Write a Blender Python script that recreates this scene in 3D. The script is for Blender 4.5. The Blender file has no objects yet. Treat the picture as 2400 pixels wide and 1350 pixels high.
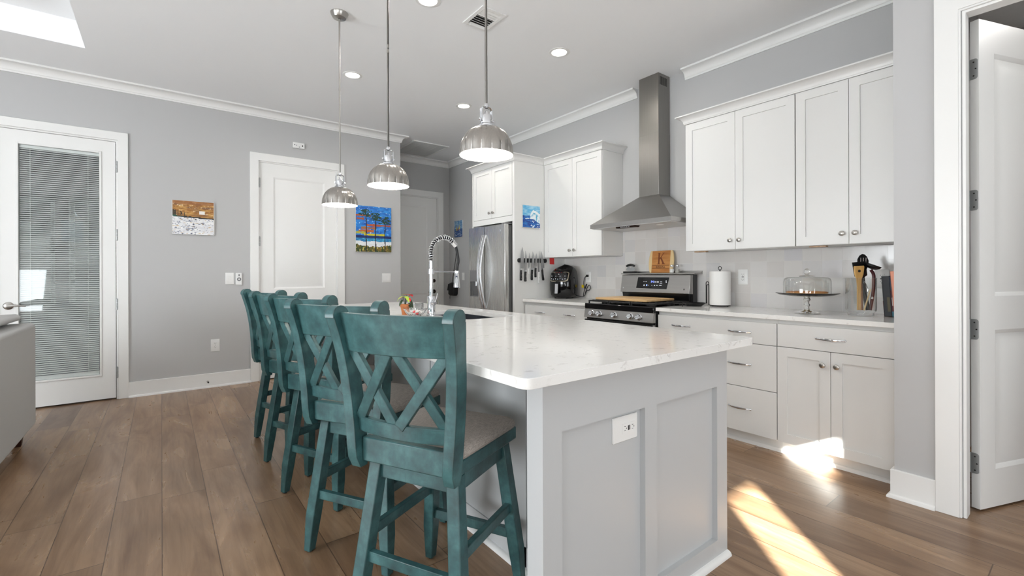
import bpy, bmesh, math, random
from mathutils import Vector, Matrix
from math import sin, cos, pi, radians, sqrt, atan2

SC = bpy.context.scene
COL = SC.collection
random.seed(7)

# ------------------------------------------------------------------ camera
F_PX, YAW, ROLL, HORIZON, CAM_H = 1074.36, 0.65309, -0.003375, 643.13, 1.1871
fw = Vector((sin(YAW), cos(YAW), 0)); r0 = Vector((cos(YAW), -sin(YAW), 0)); u0 = Vector((0, 0, 1))
rt = r0*cos(ROLL) + u0*sin(ROLL); up = u0*cos(ROLL) - r0*sin(ROLL)
cam_data = bpy.data.cameras.new('camera'); cam = bpy.data.objects.new('camera', cam_data); COL.objects.link(cam)
cam.matrix_world = Matrix(((rt.x, up.x, -fw.x, 0), (rt.y, up.y, -fw.y, 0), (rt.z, up.z, -fw.z, CAM_H), (0, 0, 0, 1)))
cam_data.sensor_width = 36; cam_data.sensor_fit = 'HORIZONTAL'
cam_data.lens = F_PX/2400*36
cam_data.shift_y = (HORIZON-675)/2400
cam_data.clip_start = 0.02; cam_data.clip_end = 200
SC.camera = cam

# ------------------------------------------------------------------ colour management
SC.view_settings.view_transform = 'Standard'
SC.view_settings.look = 'None'
SC.view_settings.gamma = 1.0
SC.view_settings.use_curve_mapping = False
SC.view_settings.exposure = 0.0

# ------------------------------------------------------------------ world, sun, daylight
W = bpy.data.worlds.new('sky'); SC.world = W; W.use_nodes = True
bg = W.node_tree.nodes['Background']
bg.inputs[0].default_value = (0.80, 0.90, 1.0, 1); bg.inputs[1].default_value = 0.9

SUN_EL = radians(22.0)
sd = bpy.data.lights.new('sun', 'SUN'); sd.energy = 80.0; sd.angle = radians(0.53); sd.color = (1.0, 0.97, 0.92)
sun = bpy.data.objects.new('sun', sd); COL.objects.link(sun)
sun.location = (-6, -8, 6)
SUN_D = Vector((0.6816*cos(SUN_EL), 0.7317*cos(SUN_EL), -sin(SUN_EL)))
sun.rotation_euler = SUN_D.to_track_quat('-Z', 'Y').to_euler()

def area_light(name, loc, direction, sx, sy, power, color=(1, 1, 1), shape='RECTANGLE', spread=180):
    d = bpy.data.lights.new(name, 'AREA'); d.shape = shape; d.size = sx
    if shape in ('RECTANGLE', 'ELLIPSE'): d.size_y = sy
    d.energy = power; d.color = color; d.spread = radians(spread)
    o = bpy.data.objects.new(name, d); COL.objects.link(o); o.location = loc
    o.rotation_euler = Vector(direction).to_track_quat('-Z', 'Y').to_euler()
    return o
# daylight entering through the shaded windows behind and to the left of the camera
area_light('daylight_window_back_left', (-2.95, -3.12, 1.15), (0, 1, 0.6), 1.7, 1.7, 80, (0.92, 0.965, 1.0))
area_light('daylight_window_back_right', (1.35, -3.12, 1.45), (0, 1, 0.6), 2.2, 2.1, 80, (0.92, 0.965, 1.0))
area_light('daylight_window_left_near', (-4.12, -1.2, 1.45), (1, 0, 0.7), 1.9, 2.1, 70, (0.92, 0.965, 1.0))
area_light('daylight_window_left_far', (-4.12, 2.2, 1.45), (1, 0, 0.35), 1.9, 2.1, 250, (0.92, 0.965, 1.0))

area_light('closet_fill_light', (4.2, -0.6, 2.98), (0, 0, -1), 0.3, 0.3, 15.0, (1.0, 0.97, 0.93), 'DISK', 170)  # fill lamp added to lighten the dark closet; it has no fixture

# ------------------------------------------------------------------ materials
def lin(c):
    return tuple(((v/255)/12.92 if v/255 <= 0.04045 else ((v/255+0.055)/1.055)**2.4) for v in c)
class NT:
    def __init__(s, name):
        s.m = bpy.data.materials.new(name); s.m.use_nodes = True
        s.t = s.m.node_tree; s.bsdf = s.t.nodes['Principled BSDF']; s.out = s.t.nodes['Material Output']
    def n(s, typ, props=None, **ins):
        nd = s.t.nodes.new(typ)
        for k, v in (props or {}).items(): setattr(nd, k, v)
        for k, v in ins.items():
            key = int(k[1:]) if k[0] == 'i' and k[1:].isdigit() else k.replace('_', ' ')
            s.set(nd.inputs[key], v)
        return nd
    def set(s, sock, v):
        if isinstance(v, bpy.types.NodeSocket): s.t.links.new(v, sock)
        elif isinstance(v, bpy.types.Node): s.t.links.new(v.outputs[0], sock)
        else: sock.default_value = v
    def math(s, op, a, b=0.0, c=None):
        nd = s.n('ShaderNodeMath', {'operation': op}, i0=a, i1=b)
        if c is not None: s.set(nd.inputs[2], c)
        return nd.outputs[0]
    def mix(s, f, a, b, mode='MIX'):
        nd = s.t.nodes.new('ShaderNodeMix'); nd.data_type = 'RGBA'; nd.blend_type = mode
        s.set(nd.inputs[0], f)
        for sock, v in ((nd.inputs[6], a), (nd.inputs[7], b)):
            s.set(sock, (*v, 1) if isinstance(v, tuple) and len(v) == 3 else v)
        return nd.outputs[2]
    def ramp(s, f, stops, interp='LINEAR'):
        nd = s.n('ShaderNodeValToRGB', i0=f); cr = nd.color_ramp; cr.interpolation = interp
        while len(cr.elements) < len(stops): cr.elements.new(0.5)
        for e, (p, c) in zip(cr.elements, stops):
            e.position = p; e.color = (*c, 1) if len(c) == 3 else c
        return nd.outputs[0]
    def p(s, **k):
        for key, v in k.items(): s.set(s.bsdf.inputs[key.replace('_', ' ')], v)
        return s
    def obj(s, scale=(1, 1, 1), kind='Object'):
        tc = s.n('ShaderNodeTexCoord')
        mp = s.n('ShaderNodeMapping', i0=tc.outputs[kind]); mp.inputs['Scale'].default_value = scale
        return mp.outputs[0]
MATS = {}
def mat(name, rgb, rough=0.5, metal=0.0, bump=0.0, bscale=200.0, **extra):
    if name in MATS: return MATS[name]
    t = NT(name)
    c = lin(rgb)
    t.p(Base_Color=(*c, 1), Roughness=rough, Metallic=metal)
    for k, v in extra.items(): t.p(**{k: v})
    nz = t.n('ShaderNodeTexNoise', i0=t.obj(), Scale=bscale if bump else 6.0, Detail=2.0)
    if bump:
        b = t.n('ShaderNodeBump', Strength=bump, Height=nz.outputs[0]); b.inputs['Distance'].default_value = 0.002
        t.p(Normal=b)
    else:
        d = t.mix(t.math('MULTIPLY', nz.outputs[0], 0.06), c, tuple(v*0.8 for v in c)); t.p(Base_Color=d)
    MATS[name] = t.m; return t.m

WALL = mat('wall_paint_grey', (190, 190, 190), 0.6, bump=0.05, bscale=350)
CEIL = mat('ceiling_paint', (245, 246, 247), 0.7, bump=0.03, bscale=300)
TRIM = mat('white_trim_paint', (238, 238, 236), 0.35)
CABW = mat('white_cabinet_paint', (228, 228, 226), 0.35)
GAP = mat('dark_gap', (40, 38, 36), 0.8)
ISLG = mat('island_grey_paint', (195, 197, 198), 0.38)
PLAST = mat('white_plastic', (238, 238, 236), 0.3)
BLACKP = mat('black_plastic', (14, 14, 15), 0.3)
BLACKG = mat('black_gloss', (6, 6, 8), 0.06)
IRON = mat('cast_iron', (22, 22, 23), 0.55, bump=0.1, bscale=400)
CHROME = mat('chrome', (225, 227, 230), 0.07, 1.0)
NICKEL = mat('satin_nickel', (176, 173, 168), 0.28, 1.0)
HINGEM = mat('hinge_steel', (176, 178, 178), 0.38, 0.6)
BRONZE = mat('dark_bronze', (58, 44, 36), 0.35, 0.9)
RUBBER = mat('black_rubber', (26, 27, 30), 0.6)
FABRIC = mat('sofa_fabric', (186, 186, 184), 0.9, bump=0.35, bscale=900)
PAPER = mat('paper_towel', (242, 241, 238), 0.85, bump=0.3, bscale=260)
DKWOOD = mat('dark_walnut', (60, 32, 24), 0.35)
TERRA = mat('terracotta', (196, 122, 74), 0.7)
SOIL = mat('soil', (44, 32, 25), 0.9)
LEAF = mat('leaf_green', (96, 134, 44), 0.45)
LEAFL = mat('leaf_lime', (170, 200, 60), 0.45)
LEAFD = mat('leaf_dark', (40, 62, 36), 0.5)
RED = mat('red_petal', (214, 32, 40), 0.45)
YELLOW = mat('yellow_tag', (242, 214, 30), 0.5)
REDN = mat('red_note_paper', (232, 62, 60), 0.7)
CREAM = mat('cream_wood', (226, 200, 150), 0.5)
CANVAS = mat('canvas_edge', (214, 212, 206), 0.8)
MAROON = mat('maroon_plastic', (66, 18, 26), 0.3)
CAKE = mat('golden_cake', (186, 122, 52), 0.8, bump=0.6, bscale=120)
PINK = mat('salmon_book_cloth', (236, 160, 132), 0.6)
CHARB = mat('charcoal_book_cover', (62, 66, 70), 0.6)
NAVY = mat('navy_book_cover', (34, 48, 70), 0.5)
TEALB = mat('teal_book_label', (50, 120, 140), 0.5)
INKW = mat('white_ink', (240, 236, 230), 0.6)
INKG = mat('grey_ink', (120, 122, 124), 0.6)
BURN = mat('burnt_engraving', (118, 58, 18), 0.6)
BURND = mat('burnt_engraving_dark', (70, 34, 12), 0.6)
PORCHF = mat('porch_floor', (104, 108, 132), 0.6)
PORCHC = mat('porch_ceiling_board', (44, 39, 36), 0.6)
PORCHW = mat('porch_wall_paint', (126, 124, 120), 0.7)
FOLI = mat('hedge_foliage', (138, 141, 134), 0.9, bump=0.9, bscale=9)
SHADE = mat('roller_shade_cloth', (244, 244, 242), 0.9)

def steel_mat(name, rgb, rough, axis=2):
    t = NT(name); sc = [260.0, 260.0, 260.0]; sc[axis] = 3.0
    nz = t.n('ShaderNodeTexNoise', i0=t.obj(tuple(sc)), Scale=1.0, Detail=3.0)
    c = lin(rgb)
    t.p(Base_Color=t.mix(nz.outputs[0], tuple(v*0.86 for v in c), tuple(min(1, v*1.08) for v in c)), Metallic=1.0,
        Roughness=t.math('MULTIPLY_ADD', nz.outputs[0], 0.12, rough-0.05), Anisotropic=0.5)
    b = t.n('ShaderNodeBump', Strength=0.04, Height=nz.outputs[0]); b.inputs['Distance'].default_value = 0.001
    t.p(Normal=b); return t.m
STEEL = steel_mat('brushed_stainless', (168, 166, 163), 0.30, 1)
STEELV = steel_mat('fridge_stainless', (206, 205, 202), 0.26, 2)
STEELC = steel_mat('chimney_stainless', (150, 147, 143), 0.30, 2)
BLADE = steel_mat('knife_blade_steel', (176, 177, 178), 0.3, 2)
SINKM = steel_mat('sink_stainless', (150, 154, 162), 0.32, 0)
SHADEM = steel_mat('pendant_brushed_nickel', (178, 174, 168), 0.24, 2)

def glass_mat(name, tint=(1, 1, 1), rough=0.0, ior=1.45, clear=0.0):
    t = NT(name)
    t.p(Base_Color=(*tint, 1), Roughness=rough, IOR=ior); t.bsdf.inputs['Transmission Weight'].default_value = 1.0
    return t.m
def thin_glass(name, tint=(0.97, 0.985, 0.98), refl=1.0, edge=0):
    # clear thin walled glass: straight through, plus a fresnel reflection
    t = NT(name); nt = t.t
    tr = t.n('ShaderNodeBsdfTransparent', i0=(*tint, 1)); gl = t.n('ShaderNodeBsdfGlossy', i0=(1, 1, 1, 1)); gl.inputs['Roughness'].default_value = 0.02
    ge = t.n('ShaderNodeNewGeometry'); fr = t.n('ShaderNodeFresnel', IOR=t.math('MULTIPLY_ADD', ge.outputs['Backfacing'], 1/1.45-1.45, 1.45))
    if edge:
        lw = t.n('ShaderNodeLayerWeight', Blend=0.35); t.set(tr.inputs[0], t.mix(t.ramp(lw.outputs['Facing'], [(0.55, (0, 0, 0)), (1.0, (1, 1, 1))]), tint, tuple(v*edge for v in tint)))
    mx = t.n('ShaderNodeMixShader', i0=t.math('MULTIPLY', fr.outputs[0], refl), i1=tr, i2=gl)
    nt.links.new(mx.outputs[0], t.out.inputs[0]); return t.m
GLASS = thin_glass('clear_glass', (0.975, 0.98, 0.975), 1.6, 0.55)
GLASSC = glass_mat('cut_glass', (0.97, 0.98, 0.98))
PANE = thin_glass('window_pane_glass', (0.96, 0.98, 0.98))

def emit_mat(name, color, strength):
    t = NT(name); t.p(Base_Color=(*color, 1), Emission_Color=(*color, 1), Emission_Strength=strength); return t.m
LAMPE = emit_mat('lamp_lens', (1.0, 0.95, 0.86), 14.0)
BULBE = emit_mat('lamp_bulb', (1.0, 0.94, 0.84), 14.0)
LEDB = emit_mat('display_blue_led', (0.25, 0.35, 1.0), 1.6)
LEDW = emit_mat('display_white_led', (0.75, 0.78, 0.85), 0.55)
ENAM = mat('white_enamel', (246, 245, 242), 0.35)

def floor_mat():
    t = NT('oak_plank_floor')
    tc = t.n('ShaderNodeTexCoord'); sp = t.n('ShaderNodeSeparateXYZ', i0=tc.outputs['Object'])
    x, y = sp.outputs[0], sp.outputs[1]
    PW, PL = 0.192, 1.75
    rx = t.math('DIVIDE', x, PW); row = t.math('FLOOR', rx); fx = t.math('FRACT', rx)
    wn = t.n('ShaderNodeTexWhiteNoise', {'noise_dimensions': '1D'}); t.set(wn.inputs['W'], row)
    ry = t.math('ADD', t.math('DIVIDE', y, PL), t.math('MULTIPLY', wn.outputs[0], 7.3))
    py = t.math('FLOOR', ry); fy = t.math('FRACT', ry)
    cv = t.n('ShaderNodeCombineXYZ', i0=row, i1=py, i2=0.0)
    w2 = t.n('ShaderNodeTexWhiteNoise', {'noise_dimensions': '3D'}, i0=cv)
    rnd = w2.outputs[0]
    gx = t.n('ShaderNodeCombineXYZ', i0=t.math('MULTIPLY', x, 5.0), i1=t.math('MULTIPLY', y, 0.9), i2=t.math('MULTIPLY', rnd, 40.0))
    cloud = t.n('ShaderNodeTexNoise', i0=gx, Scale=1.3, Detail=4.0, Roughness=0.55, Distortion=1.4)
    g2 = t.n('ShaderNodeCombineXYZ', i0=t.math('MULTIPLY', x, 55.0), i1=t.math('MULTIPLY', y, 2.4), i2=t.math('MULTIPLY', rnd, 90.0))
    grain = t.n('ShaderNodeTexNoise', i0=g2, Scale=1.0, Detail=5.0, Roughness=0.6, Distortion=0.6)
    base = t.ramp(rnd, [(0.0, lin((158, 128, 100))), (0.3, lin((178, 148, 118))), (0.55, lin((140, 112, 86))), (0.8, lin((168, 138, 108))), (1.0, lin((124, 96, 73)))])
    col = t.mix(t.ramp(cloud.outputs[0], [(0.32, (0, 0, 0)), (0.72, (1, 1, 1))]), base, t.mix(1.0, base, lin((192, 180, 170)), 'MULTIPLY'))
    col = t.mix(t.math('MULTIPLY', t.ramp(grain.outputs[0], [(0.45, (0, 0, 0)), (0.75, (1, 1, 1))]), 0.42), col, lin((92, 66, 48)))
    ex = t.math('MINIMUM', fx, t.math('SUBTRACT', 1.0, fx)); ey = t.math('MINIMUM', fy, t.math('SUBTRACT', 1.0, fy))
    seam = t.math('MAXIMUM', t.math('LESS_THAN', ex, 0.010), t.math('LESS_THAN', ey, 0.0012))
    col = t.mix(t.math('MULTIPLY', seam, 0.75), col, lin((66, 46, 34)))
    hb = t.math('SUBTRACT', t.math('MULTIPLY', grain.outputs[0], 0.25), t.math('MULTIPLY', seam, 1.0))
    b = t.n('ShaderNodeBump', Strength=0.25, Height=hb); b.inputs['Distance'].default_value = 0.002
    t.p(Base_Color=col, Normal=b, Roughness=t.math('MULTIPLY_ADD', cloud.outputs[0], 0.14, 0.22), Specular_IOR_Level=0.6)
    return t.m
FLOORM = floor_mat()

def quartz_mat():
    t = NT('white_quartz')
    o = t.obj()
    n1 = t.n('ShaderNodeTexNoise', i0=o, Scale=5.0, Detail=6.0, Roughness=0.6, Distortion=1.6)
    v = t.math('ABSOLUTE', t.math('SUBTRACT', n1.outputs[0], 0.5))
    vein = t.ramp(v, [(0.0, (1, 1, 1)), (0.03, (0, 0, 0))])
    n2 = t.n('ShaderNodeTexNoise', i0=o, Scale=24.0, Detail=5.0)
    patch = t.ramp(n2.outputs[0], [(0.52, (0, 0, 0)), (0.66, (1, 1, 1))])
    f = t.math('MULTIPLY', t.math('MULTIPLY', vein, patch), 0.45)
    col = t.mix(f, lin((240, 239, 236)), lin((160, 152, 146)))
    sp = t.n('ShaderNodeTexNoise', i0=o, Scale=260.0, Detail=1.0)
    col = t.mix(t.math('MULTIPLY', t.ramp(sp.outputs[0], [(0.6, (0, 0, 0)), (0.75, (1, 1, 1))]), 0.10), col, lin((190, 188, 184)))
    t.p(Base_Color=col, Roughness=0.10, Specular_IOR_Level=0.55); return t.m
QUARTZ = quartz_mat()

def tile_mat():
    t = NT('zellige_tile')
    tc = t.n('ShaderNodeTexCoord'); sp = t.n('ShaderNodeSeparateXYZ', i0=tc.outputs['Object'])
    S = 0.1275
    u = t.math('DIVIDE', sp.outputs[1], S*1.0); v = t.math('DIVIDE', t.math('SUBTRACT', sp.outputs[2], 0.0), S)
    fu, fv = t.math('FRACT', u), t.math('FRACT', v)
    cv = t.n('ShaderNodeCombineXYZ', i0=t.math('FLOOR', u), i1=t.math('FLOOR', v), i2=3.0)
    wn = t.n('ShaderNodeTexWhiteNoise', {'noise_dimensions': '3D'}, i0=cv)
    col = t.ramp(wn.outputs[0], [(0.0, lin((210, 209, 209))), (0.25, lin((222, 219, 216))), (0.5, lin((214, 210, 206))), (0.75, lin((227, 225, 222))), (1.0, lin((213, 211, 213)))])
    nz = t.n('ShaderNodeTexNoise', i0=tc.outputs['Object'], Scale=14.0, Detail=3.0)
    col = t.mix(t.math('MULTIPLY', nz.outputs[0], 0.22), col, lin((196, 194, 194)))
    e = t.math('MINIMUM', t.math('MINIMUM', fu, t.math('SUBTRACT', 1.0, fu)), t.math('MINIMUM', fv, t.math('SUBTRACT', 1.0, fv)))
    g = t.math('LESS_THAN', e, 0.010)
    col = t.mix(t.math('MULTIPLY', g, 0.7), col, lin((232, 230, 226)))
    sc = t.n('ShaderNodeSeparateXYZ', i0=wn.outputs[1])
    tilt = t.math('ADD', t.math('MULTIPLY', t.math('SUBTRACT', sc.outputs[0], 0.5), fu), t.math('MULTIPLY', t.math('SUBTRACT', sc.outputs[1], 0.5), fv))
    h = t.math('ADD', t.math('MULTIPLY', nz.outputs[0], 0.5), t.math('MULTIPLY', tilt, 1.6))
    h = t.math('SUBTRACT', h, t.math('MULTIPLY', g, 0.6))
    b = t.n('ShaderNodeBump', Strength=0.5, Height=h); b.inputs['Distance'].default_value = 0.002
    t.p(Base_Color=col, Roughness=0.16, Normal=b); return t.m
TILE = tile_mat()

def teal_mat():
    t = NT('distressed_teal_wood')
    n1 = t.n('ShaderNodeTexNoise', i0=t.obj(), Scale=13.0, Detail=5.0, Roughness=0.62)
    n2 = t.n('ShaderNodeTexNoise', i0=t.obj((14, 14, 160)), Scale=1.0, Detail=3.0)
    n3 = t.n('ShaderNodeTexNoise', i0=t.obj((16, 160, 16)), Scale=1.0, Detail=3.0)
    col = t.ramp(n1.outputs[0], [(0.28, lin((38, 65, 67))), (0.5, lin((53, 91, 93))), (0.72, lin((74, 117, 118)))])
    st = t.math('MINIMUM', n2.outputs[0], n3.outputs[0])
    col = t.mix(t.math('MULTIPLY', t.ramp(st, [(0.28, (1, 1, 1)), (0.44, (0, 0, 0))]), 0.25), col, lin((52, 74, 74)))
    bv = t.n('ShaderNodeBevel', {'samples': 4}, Radius=0.008)
    ge = t.n('ShaderNodeNewGeometry')
    dt = t.n('ShaderNodeVectorMath', {'operation': 'DOT_PRODUCT'}, i0=bv.outputs[0], i1=ge.outputs['Normal'])
    edge = t.ramp(dt.outputs['Value'], [(0.80, (1, 1, 1)), (0.995, (0, 0, 0))])
    col = t.mix(t.math('MULTIPLY', edge, 0.8), col, lin((44, 50, 46)))
    b = t.n('ShaderNodeBump', Strength=0.06, Height=st); b.inputs['Distance'].default_value = 0.001
    t.p(Base_Color=col, Roughness=0.34, Normal=b); return t.m
TEAL = teal_mat()

def linen_mat():
    t = NT('grey_linen')
    a = t.n('ShaderNodeTexNoise', i0=t.obj((900, 60, 300)), Scale=1.0, Detail=2.0)
    c = t.n('ShaderNodeTexNoise', i0=t.obj((60, 900, 300)), Scale=1.0, Detail=2.0)
    s = t.math('ADD', a.outputs[0], c.outputs[0])
    col = t.ramp(t.math('MULTIPLY', s, 0.5), [(0.35, lin((150, 140, 132))), (0.6, lin((196, 187, 178)))])
    b = t.n('ShaderNodeBump', Strength=0.3, Height=s); b.inputs['Distance'].default_value = 0.001
    t.p(Base_Color=col, Roughness=0.9, Normal=b); return t.m
LINEN = linen_mat()

def wood_mat(name, c1, c2, axis=1, rough=0.45, sc=60.0):
    t = NT(name); s = [sc, sc, sc]; s[axis] = 4.0
    nz = t.n('ShaderNodeTexNoise', i0=t.obj(tuple(s)), Scale=1.0, Detail=4.0, Distortion=0.5)
    t.p(Base_Color=t.ramp(nz.outputs[0], [(0.3, lin(c1)), (0.7, lin(c2))]), Roughness=rough); return t.m
BOARD = wood_mat('maple_board', (206, 166, 112), (226, 190, 138), 1)
BAMBOO = wood_mat('bamboo_spoon', (204, 158, 88), (232, 192, 124), 2)
SIGNW = wood_mat('acacia_sign', (168, 104, 42), (206, 146, 78), 1, 0.5, 36.0)
POSTW = wood_mat('oak_post', (172, 140, 110), (196, 166, 136), 2)
BROWNW = wood_mat('brown_spoon_wood', (120, 78, 46), (150, 102, 62), 2)

def paint_mat():
    t = NT('painted_canvas')
    a = t.n('ShaderNodeAttribute', {'attribute_name': 'Col'})
    nz = t.n('ShaderNodeTexNoise', i0=t.obj(), Scale=140.0, Detail=3.0)
    b = t.n('ShaderNodeBump', Strength=0.35, Height=nz.outputs[0]); b.inputs['Distance'].default_value = 0.001
    t.p(Base_Color=a.outputs[0], Roughness=0.45, Normal=b); return t.m
PAINTM = paint_mat()

# ------------------------------------------------------------------ mesh building
def wpos(o):
    v = Vector((0, 0, 0))
    while o is not None:
        v += o.location; o = o.parent
    return v
class MB:
    def __init__(s): s.v = []; s.f = []; s.c = []
    def add(s, vs, fs, M=None):
        k = len(s.v)
        for p in vs:
            p = Vector(p); s.v.append(M @ p if M is not None else p)
        for f in fs: s.f.append(tuple(i+k for i in f))
        return s
    def box(s, x0, y0, z0, x1, y1, z1, M=None):
        if x0 > x1: x0, x1 = x1, x0
        if y0 > y1: y0, y1 = y1, y0
        if z0 > z1: z0, z1 = z1, z0
        return s.add([(x0, y0, z0), (x1, y0, z0), (x1, y1, z0), (x0, y1, z0), (x0, y0, z1), (x1, y0, z1), (x1, y1, z1), (x0, y1, z1)],
              [(3, 2, 1, 0), (4, 5, 6, 7), (0, 1, 5, 4), (1, 2, 6, 5), (2, 3, 7, 6), (3, 0, 4, 7)], M)
    def prism(s, poly, t0, t1, mp, M=None):
        n = len(poly)
        vs = [mp(u, v, t0) for u, v in poly] + [mp(u, v, t1) for u, v in poly]
        fs = [tuple(range(n))[::-1], tuple(range(n, 2*n))] + [(i, (i+1) % n, n+(i+1) % n, n+i) for i in range(n)]
        return s.add(vs, fs, M)
    def loft(s, rings, cap=True, closed=True, M=None):
        n = len(rings[0]); vs = [p for r in rings for p in r]; fs = []
        for k in range(len(rings)-1):
            for i in range(n if closed else n-1):
                j = (i+1) % n; fs.append((k*n+i, k*n+j, (k+1)*n+j, (k+1)*n+i))
        if cap: fs.append(tuple(range(n))[::-1]); fs.append(tuple(range((len(rings)-1)*n, len(rings)*n)))
        return s.add(vs, fs, M)
    def lathe(s, prof, c=(0, 0, 0), n=32, axis=None, cap=False, rmod=None):
        c = Vector(c)
        Q = Vector((0, 0, 1)).rotation_difference(Vector(axis)) if axis is not None else None
        rings = []
        for r, z in prof:
            ring = []
            for i in range(n):
                a = 2*pi*i/n; rr = r*(rmod(a, z) if rmod else 1.0)
                p = Vector((rr*cos(a), rr*sin(a), z)); ring.append(c + (Q @ p if Q else p))
            rings.append(ring)
        return s.loft(rings, cap=cap)
    def cyl(s, p0, p1, r0, r1=None, n=20, cap=True):
        p0, p1 = Vector(p0), Vector(p1); d = p1-p0
        return s.lathe([(r0, 0), (r1 if r1 is not None else r0, d.length)], p0, n, d, cap)
    def tube(s, pts, r, n=10, cap=True, closed=False, rx=None, upv=None):
        P = [Vector(p) for p in pts]; m = len(P); rings = []
        T = []
        for i in range(m):
            a = P[(i-1) % m] if (closed or i > 0) else P[i]; b = P[(i+1) % m] if (closed or i < m-1) else P[i]
            T.append((b-a).normalized())
        ref = Vector(upv) if upv else (Vector((0, 0, 1)) if abs(T[0].z) < 0.9 else Vector((1, 0, 0)))
        nrm = (ref - T[0]*ref.dot(T[0])).normalized()
        for i in range(m):
            if i: nrm = (nrm - T[i]*nrm.dot(T[i])).normalized()
            bn = T[i].cross(nrm); R = r[i] if isinstance(r, (list, tuple)) else r
            R2 = R if rx is None else rx
            rings.append([P[i] + nrm*(R*cos(2*pi*k/n)) + bn*(R2*sin(2*pi*k/n)) for k in range(n)])
        if closed: rings.append(rings[0]); return s.loft(rings, cap=False)
        return s.loft(rings, cap=cap)
    def bar(s, p0, p1, w, t, upv=(0, 0, 1), w1=None, t1=None):
        # rectangular bar: w across (perpendicular to upv), t along upv
        p0, p1 = Vector(p0), Vector(p1); d = (p1-p0).normalized(); u = Vector(upv)
        u = (u-d*u.dot(d)).normalized(); sd_ = d.cross(u)
        w1 = w if w1 is None else w1; t1 = t if t1 is None else t1
        R = lambda p, a, b: [p-sd_*a/2-u*b/2, p+sd_*a/2-u*b/2, p+sd_*a/2+u*b/2, p-sd_*a/2+u*b/2]
        return s.loft([R(p0, w, t), R(p1, w1, t1)])
    def sphere(s, c, r, n=16, m=10, sc=(1, 1, 1)):
        c = Vector(c); rings = []
        for k in range(1, m):
            th = pi*k/m
            rings.append([c+Vector((sc[0]*r*sin(th)*cos(2*pi*i/n), sc[1]*r*sin(th)*sin(2*pi*i/n), -sc[2]*r*cos(th))) for i in range(n)])
        return s.loft(rings)
    def build(s, name, material, parent=None, bevel=0.0, seg=2, smooth=True, ang=35, origin=None, colors=None):
        me = bpy.data.meshes.new(name)
        if parent is not None: off = wpos(parent)
        elif origin is not None: off = Vector(origin)
        else:
            xs = [p.x for p in s.v]; ys = [p.y for p in s.v]; zs = [p.z for p in s.v]
            off = Vector(((min(xs)+max(xs))/2, (min(ys)+max(ys))/2, min(zs)))
        me.from_pydata([tuple(p-off) for p in s.v], [], s.f)
        mm = material if isinstance(material, (list, tuple)) else [material]
        for x in mm: me.materials.append(x)
        if colors:
            at = me.color_attributes.new('Col', 'FLOAT_COLOR', 'CORNER'); k = 0
            for f, c in zip(s.f, colors):
                for _ in f: at.data[k].color = (*c, 1); k += 1
        b = bmesh.new(); b.from_mesh(me); bmesh.ops.recalc_face_normals(b, faces=b.faces); b.to_mesh(me); b.free()
        if smooth:
            me.shade_smooth(); me.set_sharp_from_angle(angle=radians(ang))
        o = bpy.data.objects.new(name, me); COL.objects.link(o)
        if parent is not None: o.parent = parent
        else: o.location = off
        if bevel > 0:
            md = o.modifiers.new('bevel', 'BEVEL'); md.width = bevel; md.segments = seg; md.limit_method = 'ANGLE'; md.angle_limit = radians(40)
        return o
def tag(o, label, cat, group=None):
    o['label'] = label; o['category'] = cat
    if group: o['group'] = group
    return o
def thing(name, label, cat, loc=(0, 0, 0), group=None):
    o = bpy.data.objects.new(name, None); COL.objects.link(o); o.location = loc; o.empty_display_size = 0.05
    return tag(o, label, cat, group)
def struct(o): o['kind'] = 'structure'; return o
def empty_struct(name, loc):
    o = bpy.data.objects.new(name, None); COL.objects.link(o); o.location = loc; o.empty_display_size = 0.05; return struct(o)
def copy_tree(root, loc, rotz=0.0, label=None):
    r = root.copy(); COL.objects.link(r); r.location = loc; r.rotation_euler = (0, 0, rotz)
    if label: r['label'] = label
    def rec(src, dst):
        for ch in list(src.children):
            c = ch.copy(); COL.objects.link(c); c.parent = dst; rec(ch, c)
    rec(root, r); return r
XZ = lambda y0, sgn=1: (lambda u, v, t: (u, y0+sgn*t, v))
YZ = lambda x0, sgn=1: (lambda u, v, t: (x0+sgn*t, u, v))
XY = lambda z0, sgn=1: (lambda u, v, t: (u, v, z0+sgn*t))
def rrect(u0, v0, u1, v1, r, n=5, corners=(1, 1, 1, 1)):
    P = []
    for (cx, cy, a0), on in zip(((u1-r, v1-r, 0), (u0+r, v1-r, 90), (u0+r, v0+r, 180), (u1-r, v0+r, 270)), corners):
        if on:
            for k in range(n+1): a = radians(a0+90*k/n); P.append((cx+r*cos(a), cy+r*sin(a)))
        else: P.append(((u1 if a0 in (0, 270) else u0), (v1 if a0 in (0, 90) else v0)))
    return P
def sweep(path, prof, left=True):
    # horizontal mitred sweep; prof points are (offset to the left of travel, z)
    n = len(path); mb = MB(); rings = []
    for i in range(n):
        p = Vector((path[i][0], path[i][1]))
        d0 = (p-Vector(path[i-1])).normalized() if i > 0 else None
        d1 = (Vector(path[i+1])-p).normalized() if i < n-1 else None
        nn = lambda d: Vector((-d.y, d.x)) if left else Vector((d.y, -d.x))
        if d0 is None: off = nn(d1)
        elif d1 is None: off = nn(d0)
        else:
            a, b = nn(d0), nn(d1); off = (a+b)/(1+a.dot(b))
        rings.append([(p.x+off.x*o, p.y+off.y*o, z) for o, z in prof])
    return mb.loft(rings)
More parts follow.
